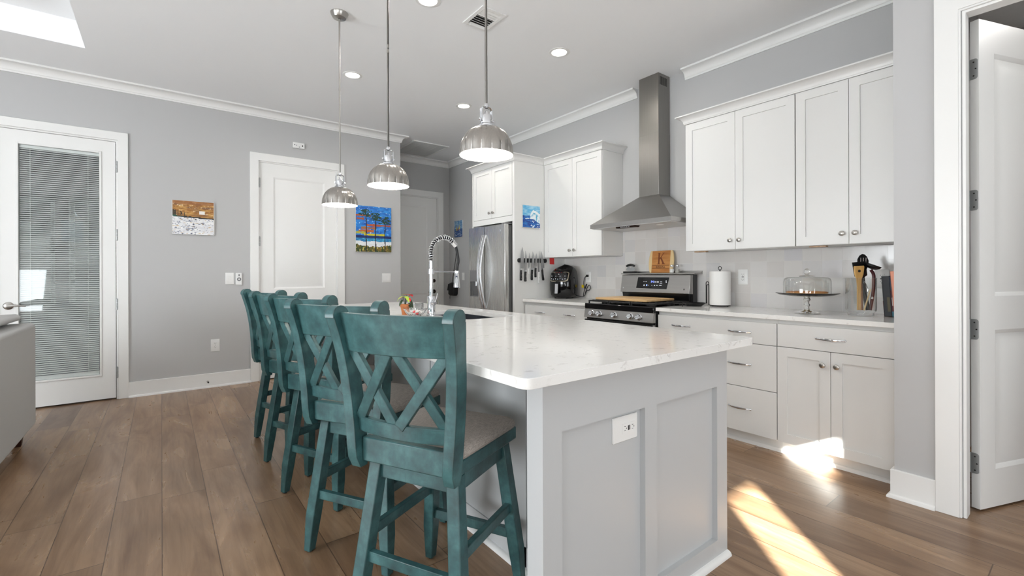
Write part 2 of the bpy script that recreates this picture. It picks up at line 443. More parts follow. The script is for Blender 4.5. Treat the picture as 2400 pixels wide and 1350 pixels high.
def text_mesh(txt, size, bold=0.0, shear=0.0):
    cu = bpy.data.curves.new('t', 'FONT'); cu.body = txt; cu.size = size; cu.align_x = 'CENTER'; cu.align_y = 'CENTER'; cu.offset = bold; cu.shear = shear
    ob = bpy.data.objects.new('t', cu); COL.objects.link(ob)
    dg = bpy.context.evaluated_depsgraph_get(); me = bpy.data.meshes.new_from_object(ob.evaluated_get(dg))
    vs = [v.co.copy() for v in me.vertices]; fs = [tuple(p.vertices) for p in me.polygons]
    bpy.data.objects.remove(ob); bpy.data.curves.remove(cu); bpy.data.meshes.remove(me)
    return vs, fs
# ================================================================== ROOM SHELL
YF, XK, XS, ZC = 5.819, 3.83, 3.085, 3.05
XL, YB = -4.2, -3.2
# floor
fl = MB().box(XL-0.12, YB-0.12, -0.08, 5.32, 6.85, 0.0)
struct(fl.build('floor', FLOORM, origin=(0, 0, 0), smooth=False))
# ceiling with a stepped tray over the living area
TX, TY0, TY1, TXL = -0.489, 1.2, 5.1, -3.7
c = MB()
c.box(TX, YB-0.12, ZC, 5.32, 6.85, ZC+0.5).box(XL-0.12, YB-0.12, ZC, TXL, 6.85, ZC+0.5)
c.box(TXL, TY1, ZC, TX, 6.85, ZC+0.5).box(TXL, YB-0.12, ZC, TX, TY0, ZC+0.5)
L = 0.24
c.box(TX-L, TY0, ZC+0.21, TX, TY1, ZC+0.5).box(TXL, TY0, ZC+0.21, TXL+L, TY1, ZC+0.5)
c.box(TXL+L, TY1-L, ZC+0.21, TX-L, TY1, ZC+0.5).box(TXL+L, TY0, ZC+0.21, TX-L, TY0+L, ZC+0.5)
c.box(TXL+L, TY0+L, ZC+0.42, TX-L, TY1-L, ZC+0.5)
struct(c.build('ceiling', CEIL, origin=(0, 0, ZC), smooth=False))

def wall(name, boxes):
    m = MB()
    for b in boxes: m.box(*b)
    return struct(m.build(name, WALL, origin=(0, 0, 0), smooth=False))
def wall_with_holes(name, axis, a0, a1, t0, t1, holes, z1=ZC):
    # axis 'x': wall runs along x between a0..a1, thickness t0..t1 in y ; holes = (a, b, z0, z1)
    cuts = sorted({a0, a1, *[h[0] for h in holes], *[h[1] for h in holes]}); bs = []
    for p, q in zip(cuts[:-1], cuts[1:]):
        mid = (p+q)/2; hs = sorted([(h[2], h[3]) for h in holes if h[0] < mid < h[1]]); z = 0.0
        for h0, h1 in hs:
            if h0 > z+1e-6: bs.append((p, q, z, h0))
            z = h1
        if z < z1: bs.append((p, q, z, z1))
    return wall(name, [((p, t0, za, q, t1, zb) if axis == 'x' else (t0, p, za, t1, q, zb)) for p, q, za, zb in bs])
wall_with_holes('wall_far', 'x', XL-0.12, 2.562, YF, YF+0.13, [(-1.135, -0.326, 0.0, 2.495), (0.866, 1.734, 0.0, 2.48)])
wall('wall_hall_left', [(2.442, YF+0.13, 0, 2.562, 6.73, ZC)])
wall_with_holes('wall_hall_end', 'x', 2.442, 3.95, 6.73, 6.85, [(2.66, 3.62, 0, 2.45)])
wall('wall_kitchen', [(XK, 0.70, 0, XK+0.12, 6.73, ZC)])
wall_with_holes('wall_right', 'y', YB, 0.70, XS, XS+0.115, [(-0.42, 0.437, 0.0, 2.475)])
wall('wall_closet_side', [(XS+0.115, 0.585, 0, 5.2, 0.70, ZC), (XS+0.115, -2.1, 0, 5.2, -2.0, ZC)])
wall('wall_closet_end', [(5.2, -2.1, 0, 5.32, 0.70, ZC)])
wall_with_holes('wall_back', 'x', XL-0.12, XS+0.115, YB-0.12, YB,
    [(-3.8, -2.1, 0.3, 2.0), (-1.873, -1.46, 1.99, 2.51), (-1.04, -0.69, 2.31, 2.57), (0.25, 2.45, 0.4, 2.5)])
wall_with_holes('wall_left', 'y', YB, YF, XL-0.12, XL, [(-2.15, -0.25, 0.4, 2.5), (1.25, 3.15, 0.4, 2.5)])
# unseen backing panels added behind the closed doors to stop light leaking in
wall('door_light_stops', [(0.80, YF+0.10, 0, 1.80, YF+0.13, 2.55), (2.62, 6.83, 0, 3.66, 6.86, 2.5)])

# windows behind and beside the camera (shaded), and two clear transoms that let the sun in
def window(i, x0, x1, z0, z1, wallpos, axis, shade=True):
    e = empty_struct('window_%d' % i, ((x0+x1)/2, wallpos, z0) if axis == 'x' else (wallpos, (x0+x1)/2, z0))
    m = MB(); g = MB(); s = MB()
    sg = 1 if axis == 'x' else 1
    def bx(mb, a0, a1, d0, d1, za, zb):
        if axis == 'x': mb.box(a0, wallpos+d0, za, a1, wallpos+d1, zb)
        else: mb.box(wallpos+d0, a0, za, wallpos+d1, a1, zb)
    f = 0.045 if shade else 0.012
    bx(m, x0, x0+f, -0.10, -0.05, z0, z1); bx(m, x1-f, x1, -0.10, -0.05, z0, z1)
    bx(m, x0+f, x1-f, -0.10, -0.05, z0, z0+f); bx(m, x0+f, x1-f, -0.10, -0.05, z1-f, z1)
    c_ = 0.085
    bx(m, x0-c_, x0, 0.0, 0.02, z0-c_, z1+c_); bx(m, x1, x1+c_, 0.0, 0.02, z0-c_, z1+c_)
    bx(m, x0, x1, 0.0, 0.02, z1, z1+c_); bx(m, x0, x1, 0.0, 0.02, z0-c_, z0)
    struct(m.build('window_frame', TRIM, e, bevel=0.003))
    if i == 3: bx(m, -1.637, -1.613, -0.095, -0.060, z0+f, z1-f)
    bx(g, x0+f, x1-f, -0.078, -0.072, z0+f, z1-f); struct(g.build('window_pane', PANE, e, smooth=False))
    if shade:
        bx(s, x0+0.005, x1-0.005, -0.032, -0.026, z0, z1); bx(s, x0, x1, -0.045, -0.005, z1-0.07, z1-0.001); struct(s.build('window_shade', SHADE, e, smooth=False))
window(1, -3.8, -2.1, 0.3, 2.0, YB, 'x'); window(2, 0.25, 2.45, 0.4, 2.5, YB, 'x')
window(3, -1.873, -1.46, 1.99, 2.51, YB, 'x', False); window(4, -1.04, -0.69, 2.31, 2.57, YB, 'x', False)
window(5, -2.15, -0.25, 0.4, 2.5, XL, 'y'); window(6, 1.25, 3.15, 0.4, 2.5, XL, 'y')

# crown moulding and baseboards
cove = [(0.020+0.055*(1-cos(radians(a))), 2.980+0.052*sin(radians(a))) for a in (0, 15, 30, 45, 60, 75, 90)]
CROWN = [(0, 2.962), (0.014, 2.962), (0.016, 2.976)] + cove + [(0.088, 3.034), (0.088, 3.0499), (0, 3.0499)]
def trim(i, path, prof, name='trim_%d', left=False):
    return struct(sweep(path, prof, left).build(name % i if '%' in name else name, TRIM, origin=(path[0][0], path[0][1], 0), ang=25))
trim(1, [(XL, YF), (2.562, YF), (2.562, 6.73), (XK, 6.73), (XK, 2.90)], CROWN)
trim(2, [(XK, 2.37), (XK, 0.70)], CROWN)
BASE = [(0, 0), (0.030, 0), (0.0295, 0.008), (0.026, 0.015), (0.016, 0.020), (0.015, 0.024), (0.015, 0.146), (0.013, 0.148), (0, 0.148)]
trim(0, [(-0.255, YF), (0.791, YF)], BASE, 'baseboard_far')
trim(0, [(1.82, YF), (2.562, YF), (2.562, 6.73), (2.57, 6.73)], BASE, 'baseboard_hall')
trim(0, [(XL, YF), (-1.205, YF)], BASE, 'baseboard_far_left')
trim(0, [(3.73, 6.73), (XK, 6.73), (XK, 5.02)], BASE, 'baseboard_hall_right')
trim(0, [(XS+0.09, 0.70), (XS, 0.70), (XS, 0.536)], BASE, 'baseboard_right', left=False)
trim(0, [(XS, -0.525), (XS, YB), (XL, YB), (XL, YF)], BASE, 'baseboard_back', left=False)

# door casings
def casing(i, u0, u1, zt, w, mp, th=0.02, depth=0.13):
    m = MB(); 
    m.prism([(u0-w, 0), (u0, 0), (u0, zt), (u1, zt), (u1, 0), (u1+w, 0), (u1+w, zt+w), (u0-w, zt+w)], 0, th, mp)
    j = 0.018      # jamb lining and stop
    m.prism([(u0-0.004, 0), (u0+j-0.004, 0), (u0+j-0.004, zt-j+0.004), (u1-j+0.004, zt-j+0.004), (u1-j+0.004, 0), (u1+0.004, 0), (u1+0.004, zt+0.004), (u0-0.004, zt+0.004)], -depth+0.035, 0.0, mp)
    return struct(m.build('trim_%d' % i, TRIM, origin=mp((u0+u1)/2, 0, 0), bevel=0.003))
far = lambda u, v, t: (u, YF-t, v)
casing(3, -1.131, -0.330, 2.491, 0.077, far)
casing(4, 0.870, 1.730, 2.476, 0.086, far)
casing(5, 2.67, 3.617, 2.446, 0.095, lambda u, v, t: (u, 6.73-t, v), depth=0.10)

def paneled(mb, u0, v0, u1, v1, wf, wb, panels, mp):
    # moulded slab: panels stacked in one column, each (ua, va, ub, vb)
    Q = lambda pts: mb.add([mp(*p) for p in pts], [(0, 1, 2, 3)])
    ua, ub = panels[0][0], panels[0][2]
    R = lambda a, b, c_, d, w: Q([(a, b, w), (c_, b, w), (c_, d, w), (a, d, w)])
    R(u0, v0, ua, v1, wf); R(ub, v0, u1, v1, wf)
    z = v0
    for p in panels: R(ua, z, ub, p[1], wf); z = p[3]
    R(ua, z, ub, v1, wf)
    for a, b, c_, d in panels:
        rings = [(0, 0), (0.010, -0.004), (0.020, -0.011), (0.034, -0.011), (0.062, -0.003)]
        loops = [[mp(a+i, b+i, wf+h), mp(c_-i, b+i, wf+h), mp(c_-i, d-i, wf+h), mp(a+i, d-i, wf+h)] for i, h in rings]
        k = len(mb.v); mb.add([p for l in loops for p in l], [])
        for r in range(len(loops)-1):
            for i in range(4): j = (i+1) % 4; mb.f.append((k+r*4+i, k+r*4+j, k+r*4+4+j, k+r*4+4+i))
        e = k+(len(loops)-1)*4; mb.f.append((e, e+1, e+2, e+3))
    R(u0, v0, u1, v1, wb)
    for a, b, c_, d in ((u0, v0, u1, v0), (u1, v0, u1, v1), (u1, v1, u0, v1), (u0, v1, u0, v0)):
        Q([(a, b, wf), (c_, d, wf), (c_, d, wb), (a, b, wb)])
    return mb
def knuckle(parent, p, ln=0.09, r=0.0065):
    m = MB()
    for k in range(3): m.cyl((p[0], p[1], p[2]-ln/2+k*ln/3+0.001), (p[0], p[1], p[2]-ln/2+(k+1)*ln/3-0.001), r, n=12)
    m.sphere((p[0], p[1], p[2]+ln/2), r*0.8, 10, 6); m.sphere((p[0], p[1], p[2]-ln/2), r*0.8, 10, 6)
    return m.build('hinge', HINGEM, parent)
def lever(parent, p, metal, name='lever_handle', sx=1):
    m = MB(); x, y, z = p
    m.lathe([(0.0, 0), (0.033, 0), (0.033, 0.006), (0.026, 0.011), (0.011, 0.013), (0.010, 0.045), (0.0, 0.047)], p, 24, (0, -1, 0))
    m.tube([(x, y-0.045, z), (x+sx*0.03, y-0.05, z+0.002), (x+sx*0.07, y-0.05, z), (x+sx*0.115, y-0.046, z-0.006)], [0.010, 0.0085, 0.0075, 0.006], 10)
    return m.build(name, metal, parent)
# door 1: glazed patio door with blinds between the panes
d1 = empty_struct('door_1', (-0.73, YF+0.03, 0.0))
dm = MB(); yf, yb = YF+0.012, YF+0.056
for b in ((-1.112, -0.995, 0.014, 2.474), (-0.465, -0.349, 0.014, 2.474), (-0.995, -0.465, 0.014, 0.25), (-0.995, -0.465, 2.352, 2.474)):
    dm.box(b[0], yf, b[2], b[1], yb, b[3])
struct(dm.build('door_panel', TRIM, d1, smooth=False))
b = MB()
for (x0, x1, z0, z1) in ((-1.012, -0.995, 0.233, 2.369), (-0.465, -0.448, 0.233, 2.369), (-0.995, -0.465, 0.233, 0.25), (-0.995, -0.465, 2.352, 2.369)):
    b.box(x0, yf-0.008, z0, x1, yf+0.002, z1)
struct(b.build('glazing_bead', TRIM, d1, bevel=0.003))
b = MB().box(-0.995, YF+0.020, 0.25, -0.465, YF+0.023, 2.352).box(-0.995, YF+0.048, 0.25, -0.465, YF+0.051, 2.352)
struct(b.build('glass_pane', PANE, d1, smooth=False))
b = MB(); z = 0.30; n = 0
Msl = None
while z < 2.325:
    tilt = 0.0056
    y0_, y1_ = YF+0.0285, YF+0.0435
    b.add([(-0.990, y0_, z-tilt), (-0.470, y0_, z-tilt), (-0.470, y1_, z+tilt), (-0.990, y1_, z+tilt),
           (-0.990, y0_, z-tilt+0.0012), (-0.470, y0_, z-tilt+0.0012), (-0.470, y1_, z+tilt+0.0012), (-0.990, y1_, z+tilt+0.0012)],
          [(0, 1, 2, 3), (4, 5, 6, 7), (0, 1, 5, 4), (2, 3, 7, 6)])
    z += 0.0185
BLINDM = mat('blind_slat', (226, 225, 222), 0.5)
struct(b.build('blind_slats', BLINDM, d1, smooth=False))
b = MB().box(-0.992, YF+0.027, 2.325, -0.468, YF+0.045, 2.350).box(-0.992, YF+0.027, 0.252, -0.468, YF+0.045, 0.288)
for xx in (-0.925, -0.545): b.box(xx-0.0012, YF+0.0262, 0.28, xx+0.0012, YF+0.0276, 2.33)
struct(b.build('blind_rail', BLINDM, d1, smooth=False))
for hz in (2.236, 1.58, 0.912, 0.257): struct(knuckle(d1, (-0.338, YF-0.004, hz), 0.10, 0.008))
struct(lever(d1, (-1.058, yf, 0.928), NICKEL))
# door 2: closed two-panel door in the far wall
d2 = empty_struct('door_2', (1.30, YF+0.03, 0.0))
struct(paneled(MB(), 0.884, 0.012, 1.716, 2.462, -0.012, -0.047, [(1.022, 0.22, 1.586, 0.87), (1.022, 1.03, 1.586, 2.312)], far).build('door_panel', TRIM, d2, ang=20))
for hz in (2.23, 1.57, 0.91, 0.25): struct(knuckle(d2, (0.880, YF-0.004, hz), 0.10, 0.008))
struct(lever(d2, (1.655, YF+0.012, 0.905), NICKEL, sx=-1))
# door 3: door at the end of the hall
d3 = empty_struct('door_3', (3.14, 6.75, 0.0))
hall = lambda u, v, t: (u, 6.73-t, v)
struct(paneled(MB(), 2.688, 0.012, 3.600, 2.430, -0.012, -0.047, [(2.84, 0.22, 3.435, 0.89), (2.84, 1.05, 3.435, 2.285)], hall).build('door_panel', TRIM, d3, ang=20))
struct(lever(d3, (3.545, 6.742, 0.913), BRONZE, sx=-1))
b = MB().lathe([(0, 0), (0.030, 0), (0.030, 0.008), (0.024, 0.014), (0.0, 0.016)], (3.545, 6.742, 1.088), 20, (0, -1, 0)).box(3.539, 6.71, 1.078, 3.551, 6.728, 1.098)
struct(b.build('deadbolt', BRONZE, d3))
# door 4: open closet door on the right
rw = lambda u, v, t: (XS-t, u, v)
m = MB().prism([(0.448, 0), (0.536, 0), (0.536, 2.551), (-0.52, 2.551), (-0.52, 0), (-0.432, 0), (-0.432, 2.463), (0.448, 2.463)], 0, 0.020, rw)
for a, t0, t1 in ((0.0, 0.0, 0.005), (0.009, 0.0, 0.0)): pass
m.prism([(0.440, 0), (0.449, 0), (0.449, 2.464), (-0.433, 2.464), (-0.433, 0), (-0.424, 0), (-0.424, 2.455), (0.440, 2.455)], 0.0, 0.014, rw)
m.prism([(0.424, 0), (0.437, 0), (0.437, 2.455), (-0.42, 2.455), (-0.42, 0), (-0.407, 0), (-0.407, 2.442), (0.424, 2.442)], -0.075, 0.003, rw)
m.prism([(0.433, 0), (0.4369, 0), (0.4369, 2.4749), (-0.4199, 2.4749), (-0.4199, 0), (-0.415, 0), (-0.415, 2.460), (0.433, 2.460)], -0.115, -0.075, rw)
struct(m.build('trim_6', TRIM, origin=(XS, 0, 0), bevel=0.004))
d4 = empty_struct('door_4', (3.222, 0.396, 0.012))
uu = Vector((0.937, -0.349, 0)).normalized(); nn = Vector((0.349, 0.937, 0)).normalized(); B4 = Vector((3.222, 0.396, 0))
dr = lambda u, v, t: tuple(B4+uu*u-nn*t+Vector((0, 0, v)))
struct(paneled(MB(), 0, 0.012, 0.80, 2.447, 0, -0.035, [(0.115, 0.20, 0.685, 0.90), (0.115, 1.07, 0.685, 2.29)], dr).build('door_panel', TRIM, d4, ang=20))
def leaf_hinge(zc):
    h = MB(); P = rrect(-0.0335, -0.051, -0.002, 0.051, 0.014, 5, (0, 1, 1, 0))
    # plate let into the hinge edge of the leaf
    mpp = lambda t, v, w: tuple(B4-uu*(0.0005+w)-nn*t+Vector((0, 0, zc+v)))
    P = rrect(-0.040, -0.051, -0.004, 0.051, 0.012, 5, (1, 0, 0, 1))
    h.prism([(u, v) for u, v in P], 0.0, 0.0022, mpp)
    kc = B4+nn*0.043-uu*0.004
    for k in range(5): h.cyl(kc+Vector((0, 0, zc-0.05+k*0.02+0.0006)), kc+Vector((0, 0, zc-0.05+(k+1)*0.02-0.0006)), 0.0062, n=12)
    o = struct(h.build('hinge', HINGEM, d4))
    s = MB()
    for (t, v) in ((-0.020, 0.034), (-0.012, 0.0), (-0.020, -0.034)):
        q = B4-uu*0.0027-nn*t+Vector((0, 0, zc+v)); s.cyl(q+uu*0.001, q-uu*0.0012, 0.0036, n=10)
    struct(s.build('hinge_screw', GAP, o))
for zc in (2.205, 1.55, 0.905, 0.235): leaf_hinge(zc)

# ------------------------------------------------------------------ sun room seen through the glazed door
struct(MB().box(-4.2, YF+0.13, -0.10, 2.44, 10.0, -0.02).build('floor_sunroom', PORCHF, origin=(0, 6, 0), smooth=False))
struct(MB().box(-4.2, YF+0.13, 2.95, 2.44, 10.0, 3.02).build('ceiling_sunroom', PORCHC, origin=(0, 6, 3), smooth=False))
m = MB(); m.box(-4.2, 9.6, -0.02, 2.44, 9.72, 0.75); m.box(-4.2, 9.6, 2.35, 2.44, 9.72, 2.95)
for x0, x1 in ((-4.2, -3.9), (-2.75, -2.45), (-1.26, -1.10), (0.6, 0.9), (2.2, 2.44)): m.box(x0, 9.6, 0.75, x1, 9.72, 2.35)
m.box(2.34, YF+0.13, -0.02, 2.44, 9.6, 2.95); 
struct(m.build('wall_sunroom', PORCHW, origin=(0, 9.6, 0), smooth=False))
m = MB()
for x0, x1 in ((-3.9, -2.75), (-2.45, -1.26), (-1.10, 0.6), (0.9, 2.2)):
    m.box(x0, 9.62, 0.75, x0+0.05, 9.68, 2.35).box(x1-0.05, 9.62, 0.75, x1, 9.68, 2.35).box(x0, 9.62, 0.75, x1, 9.68, 0.80).box(x0, 9.62, 2.30, x1, 9.68, 2.35).box(x0, 9.62, 1.52, x1, 9.68, 1.57)
    m.box((x0+x1)/2-0.02, 9.63, 0.8, (x0+x1)/2+0.02, 9.67, 2.3)
struct(m.build('window_7', TRIM, origin=(0, 9.65, 0.75), smooth=False))
b = MB(); z = 0.80
while z < 2.32:
    b.box(-1.08, 9.50, z, 0.58, 9.535, z+0.004); z += 0.050
b.box(-1.10, 9.49, 2.31, 0.60, 9.545, 2.36).box(-1.10, 9.49, 0.78, -1.085, 9.545, 2.31)
bl = tag(b.build('window_blind', BLINDM, smooth=False), 'white open slat blind on the sun room window seen through the glazed door', 'blind')
t_ = thing('ceiling_fan', 'dark brown ceiling fan seen through the glazed door', 'fan', (-1.19, 8.0, 2.95))
MB().cyl((-1.19, 8.0, 2.6), (-1.19, 8.0, 2.95), 0.02).lathe([(0.07, 2.91), (0.05, 2.95)], (-1.19, 8.0, 0), cap=True).build('down_rod', DKWOOD, t_)
MB().lathe([(0.0, 2.44), (0.09, 2.45), (0.13, 2.50), (0.12, 2.58), (0.05, 2.64), (0.0, 2.65)], (-1.19, 8.0, 0)).build('motor_housing', DKWOOD, t_)
for k in range(5):
    a = radians(-8+72*k); M_ = Matrix.Translation((-1.19, 8.0, 2.53)) @ Matrix.Rotation(a, 4, 'Z') @ Matrix.Rotation(radians(10), 4, 'X')
    MB().prism([(0.11, -0.03), (0.30, -0.06), (0.66, -0.075), (0.70, -0.05), (0.70, 0.05), (0.66, 0.075), (0.30, 0.06), (0.11, 0.03)], -0.005, 0.005, lambda u, v, t: (u, v, t), M_).build('fan_blade', DKWOOD, t_)
t_ = thing('dark_table_shape', 'dark table silhouette added for the dark reflection low in the glazed door', 'table', (-0.95, 7.6, -0.02))  # table silhouette stands in for a dark reflection low in the glass
MB().box(-1.45, 7.2, 0.70, -0.45, 8.0, 0.74).build('table_top', DKWOOD, t_, bevel=0.006)
for sx in (-1.38, -0.52):
    for sy in (7.27, 7.93): MB().box(sx-0.03, sy-0.03, -0.02, sx+0.03, sy+0.03, 0.70).build('leg', DKWOOD, t_, bevel=0.004)
t_ = thing('garden_hedge', 'tall grey green hedge in the garden beyond the sun room windows', 'hedge', (-2.5, 14.0, -0.1))
rr = random.Random(2); m = MB()
for k in range(230):
    m.sphere((rr.uniform(-9, 4), 14.0+rr.uniform(-0.7, 0.7), rr.uniform(0.1, 3.4)), rr.uniform(0.35, 0.75), 9, 6)
m.build('foliage', FOLI, t_)
struct(MB().box(-30, 9.72, -0.30, 30, 60, -0.10).build('ground', mat('lawn', (150, 158, 128), 0.9, bump=0.5, bscale=30), origin=(0, 20, -0.1), smooth=False))

# the pitched roof is unseen, added to keep the low sun off the garden
struct(MB().prism([(-4.9, 3.62), (5.9, 3.62), (5.9, 3.72), (0.5, 6.6), (-4.9, 3.72)], YB-0.5, 10.2, lambda u, v, t: (u, t, v)).build('sun_shade_roof', mat('shade_roof_grey', (90, 88, 86), 0.9), origin=(0, 3, 3.6), smooth=False))

struct(MB().box(-13.0, 1.0, -0.1, -8.6, 13.5, 8.2).build('hedge_sun_blocker', PORCHW, origin=(-10.8, 7, 0), smooth=False))  # unseen tall block added to keep the sun off the hedge
# ================================================================== CABINETS, WORKTOPS
XD, XU, XCF = 3.203, 3.503, 3.178
ZT = 0.915
def shaker(parent, x, y0, y1, z0, z1, name='door', rail=0.058):
    m = MB(); t = 0.02
    m.box(x, y0, z0, x+t, y0+rail, z1).box(x, y1-rail, z0, x+t, y1, z1)
    m.box(x, y0+rail, z0, x+t, y1-rail, z0+rail).box(x, y0+rail, z1-rail, x+t, y1-rail, z1)
    m.box(x+0.009, y0+rail, z0+rail, x+t, y1-rail, z1-rail)
    return m.build(name, CABW, parent, smooth=False)
def knob(parent, x, y, z):
    m = MB().lathe([(0.0, 0.0), (0.007, 0.0), (0.006, 0.008), (0.0075, 0.013), (0.0145, 0.016), (0.0165, 0.020), (0.0155, 0.025), (0.009, 0.028), (0, 0.0285)], (x, y, z), 20, (-1, 0, 0))
    return m.build('knob', NICKEL, parent)
def pull(parent, x, y, z, L=0.15):
    m = MB(); n = 14; pts = []; rr = []
    for k in range(n+1):
        u = k/n; pts.append((x-0.004-0.024*sin(pi*u), y+L*(u-0.5), z)); rr.append(0.0045+0.003*sin(pi*u))
    m.tube(pts, rr, 8, rx=0.0042)
    for s in (-1, 1): m.lathe([(0.0085, 0), (0.007, 0.004), (0.004, 0.007), (0, 0.008)], (x, y+s*L/2, z), 12, (-1, 0, 0))
    return m.build('pull_handle', CHROME, parent)
def drawer(parent, y0, y1, z0, z1, handles=()):
    d = MB().box(XD, y0, z0, XD+0.02, y1, z1).build('drawer', CABW, parent, bevel=0.0015)
    for h in handles: pull(d, XD, h, (z0+z1)/2 if z1-z0 < 0.2 else z1-0.145)
    return d
def carcass(parent, y0, y1):
    MB().box(XD+0.021, y0, 0.09, XK-0.002, y1, 0.885).build('carcass', CABW, parent, smooth=False)
    MB().box(XD+0.075, y0, 0.0, XK-0.002, y1, 0.0895).box(XD+0.066, y0, 0.0, XD+0.075, y1, 0.012).prism([(0.012, 0), (0, 0), (0.004, 0.014), (0.012, 0.022)], y0, y1, lambda u, v, t: (XD+0.055+u, t, v)).build('toe_kick', TRIM, parent, smooth=False)
# right-hand base units
cb = thing('drawer_base_cabinet', 'white base cabinet with three wide drawers to the right of the range', 'cabinet', (XD, 1.785, 0), 'kitchen base cabinets')
carcass(cb, 1.332, 2.240)
drawer(cb, 1.335, 2.237, 0.711, 0.857, (1.578, 2.03)); drawer(cb, 1.335, 2.237, 0.405, 0.707, (1.578, 2.03)); drawer(cb, 1.335, 2.237, 0.092, 0.401, (1.578, 2.03))
cb = thing('base_cabinet', 'white base cabinet with one drawer over two doors at the right end', 'cabinet', (XD, 1.02, 0), 'kitchen base cabinets')
carcass(cb, 0.703, 1.331)
drawer(cb, 0.724, 1.329, 0.713, 0.859, (1.03,))
for y0, y1, ky in ((1.030, 1.329, 1.067), (0.724, 1.027, 0.993)):
    d = shaker(cb, XD, y0, y1, 0.092, 0.709); knob(d, XD, ky, 0.628)
# left-hand base unit
cb = thing('base_cabinet', 'white base cabinet under the air fryer, between fridge panel and range', 'cabinet', (XD, 3.49, 0), 'kitchen base cabinets')
carcass(cb, 3.015, 3.963)
drawer(cb, 3.018, 3.950, 0.711, 0.852, (3.70, 3.26))
for y0, y1, ky in ((3.485, 3.950, 3.52), (3.018, 3.482, 3.445)):
    d = shaker(cb, XD, y0, y1, 0.092, 0.707); knob(d, XD, ky, 0.628)
# worktops
tag(MB().box(XCF, 0.703, 0.886, XK-0.009, 2.242, ZT).build('countertop', QUARTZ, bevel=0.002), 'white quartz countertop right of the range, under the cake stand', 'countertop')
tag(MB().box(XCF, 3.008, 0.886, XK-0.009, 3.963, ZT).build('countertop', QUARTZ, bevel=0.002), 'white quartz countertop left of the range, under the air fryer', 'countertop')
# backsplash
m = MB().box(XK-0.008, 0.701, ZT-0.03, XK-0.0005, 2.174, 1.374).box(XK-0.008, 2.174, ZT-0.03, XK-0.0005, 3.094, 1.66).box(XK-0.008, 3.094, ZT-0.03, XK-0.0005, 3.963, 1.374)
tag(m.build('backsplash', TILE, origin=(XK, 2.3, 0.9), smooth=False), 'pale glazed square tile backsplash on the wall above the countertops', 'backsplash')
# upper cabinets
CCR = [(0, 2.437), (0.008, 2.437), (0.010, 2.446)] + [(0.012+0.046*(1-cos(radians(a))), 2.447+0.046*sin(radians(a))) for a in (0, 15, 30, 45, 60, 75, 90)] + [(0.060, 2.494), (0.060, 2.503), (0, 2.503)]
def upper(name, label, y0, y1, split, zk=1.445):
    u = thing(name, label, 'cabinet', (XU, (y0+y1)/2, 1.375), 'white wall cabinets')
    MB().box(XU+0.021, y0, 1.376, XK-0.001, y1, 2.437).build('carcass', CABW, u, smooth=False)
    for a, b, ky in ((split+0.0015, y1-0.003, split+0.035), (y0+0.003, split-0.0015, split-0.035)):
        d = shaker(u, XU, a, b, 1.378, 2.434); knob(d, XU, ky, zk)
    return u
u = upper('wall_cabinet', 'white double-door wall cabinet right beside the range hood', 1.334, 2.174, 1.755)
MB().box(XU+0.06, 2.03, 1.366, XU+0.10, 2.13, 1.3755).build('shim_block', POSTW, u)
u = upper('wall_cabinet', 'white double-door wall cabinet at the far right, above the cake stand', 0.702, 1.332, 1.021)
MB().box(XU+0.06, 1.17, 1.366, XU+0.10, 1.27, 1.3755).build('shim_block', POSTW, u)
u = upper('wall_cabinet', 'white double-door wall cabinet above the air fryer, left of the hood', 3.096, 3.962, 3.510)
tag(sweep([(XK-0.001, 2.174), (XU, 2.174), (XU, 0.702)], CCR, False).build('cabinet_crown', CABW, ang=25), 'white crown moulding along the tops of the two wall cabinets right of the hood', 'moulding')
XFP = 3.068
tag(sweep([(XK-0.001, 4.815), (XFP, 4.815), (XFP, 3.965), (XU, 3.965), (XU, 3.094), (XK-0.001, 3.094)], CCR, False).build('cabinet_crown', CABW, ang=25), 'white crown moulding stepping from the fridge cabinet to the left wall cabinet', 'moulding')
# refrigerator surround
f = thing('fridge_cabinet', 'white two-door cabinet above the stainless refrigerator', 'cabinet', (XFP, 4.4, 1.775))
MB().box(XFP+0.021, 4.003, 1.79, XK-0.001, 4.787, 2.437).box(XFP+0.001, 4.003, 1.775, XFP+0.02, 4.787, 1.840).build('carcass', CABW, f, smooth=False)
for a, b, ky in ((4.395, 4.782, 4.43), (4.006, 4.392, 4.357)):
    d = shaker(f, XFP-0.001, a, b, 1.843, 2.434); knob(d, XFP-0.001, ky, 1.905)
tag(MB().box(XFP, 3.965, 0.0, XK-0.001, 4.000, 2.437).build('fridge_end_panel', CABW, bevel=0.001), 'tall white end panel right of the refrigerator, carrying the knives and the wave painting', 'panel', 'fridge panels')
tag(MB().box(XFP, 4.790, 0.0, XK-0.001, 4.815, 2.437).build('fridge_end_panel', CABW, bevel=0.001), 'tall white end panel on the hall side of the refrigerator', 'panel', 'fridge panels')

# ------------------------------------------------------------------ island
IX0, IX1, IY0, IY1 = 0.867, 1.902, 0.991, 4.30
isl = thing('kitchen_island', 'grey panelled kitchen island under the large white quartz worktop', 'island', ((IX0+IX1)/2, 2.6, 0))
def framed_end(y0, sgn):
    m = MB(); t = 0.022
    zs, op = 0.085, ((0.943, 1.342), (1.412, 1.823)); zt_ = 0.72
    Y = lambda d: y0+sgn*d
    for a, b in ((IX0, op[0][0]), (op[0][1], op[1][0]), (op[1][1], IX1)): m.box(a, Y(0), 0.0, b, Y(t), 0.885)
    for a, b in op: m.box(a, Y(0), 0.0, b, Y(t), zs); m.box(a, Y(0), zt_, b, Y(t), 0.885)
    m.box(IX0, Y(t), 0.0, IX1, Y(0.071), 0.885)
    return m.build('end_panel', ISLG, isl, smooth=False)
framed_end(IY0, 1); framed_end(IY1, -1)
MB().box(1.149, IY0+0.071, 0.0, IX1-0.02, IY1-0.071, 0.885) if False else None
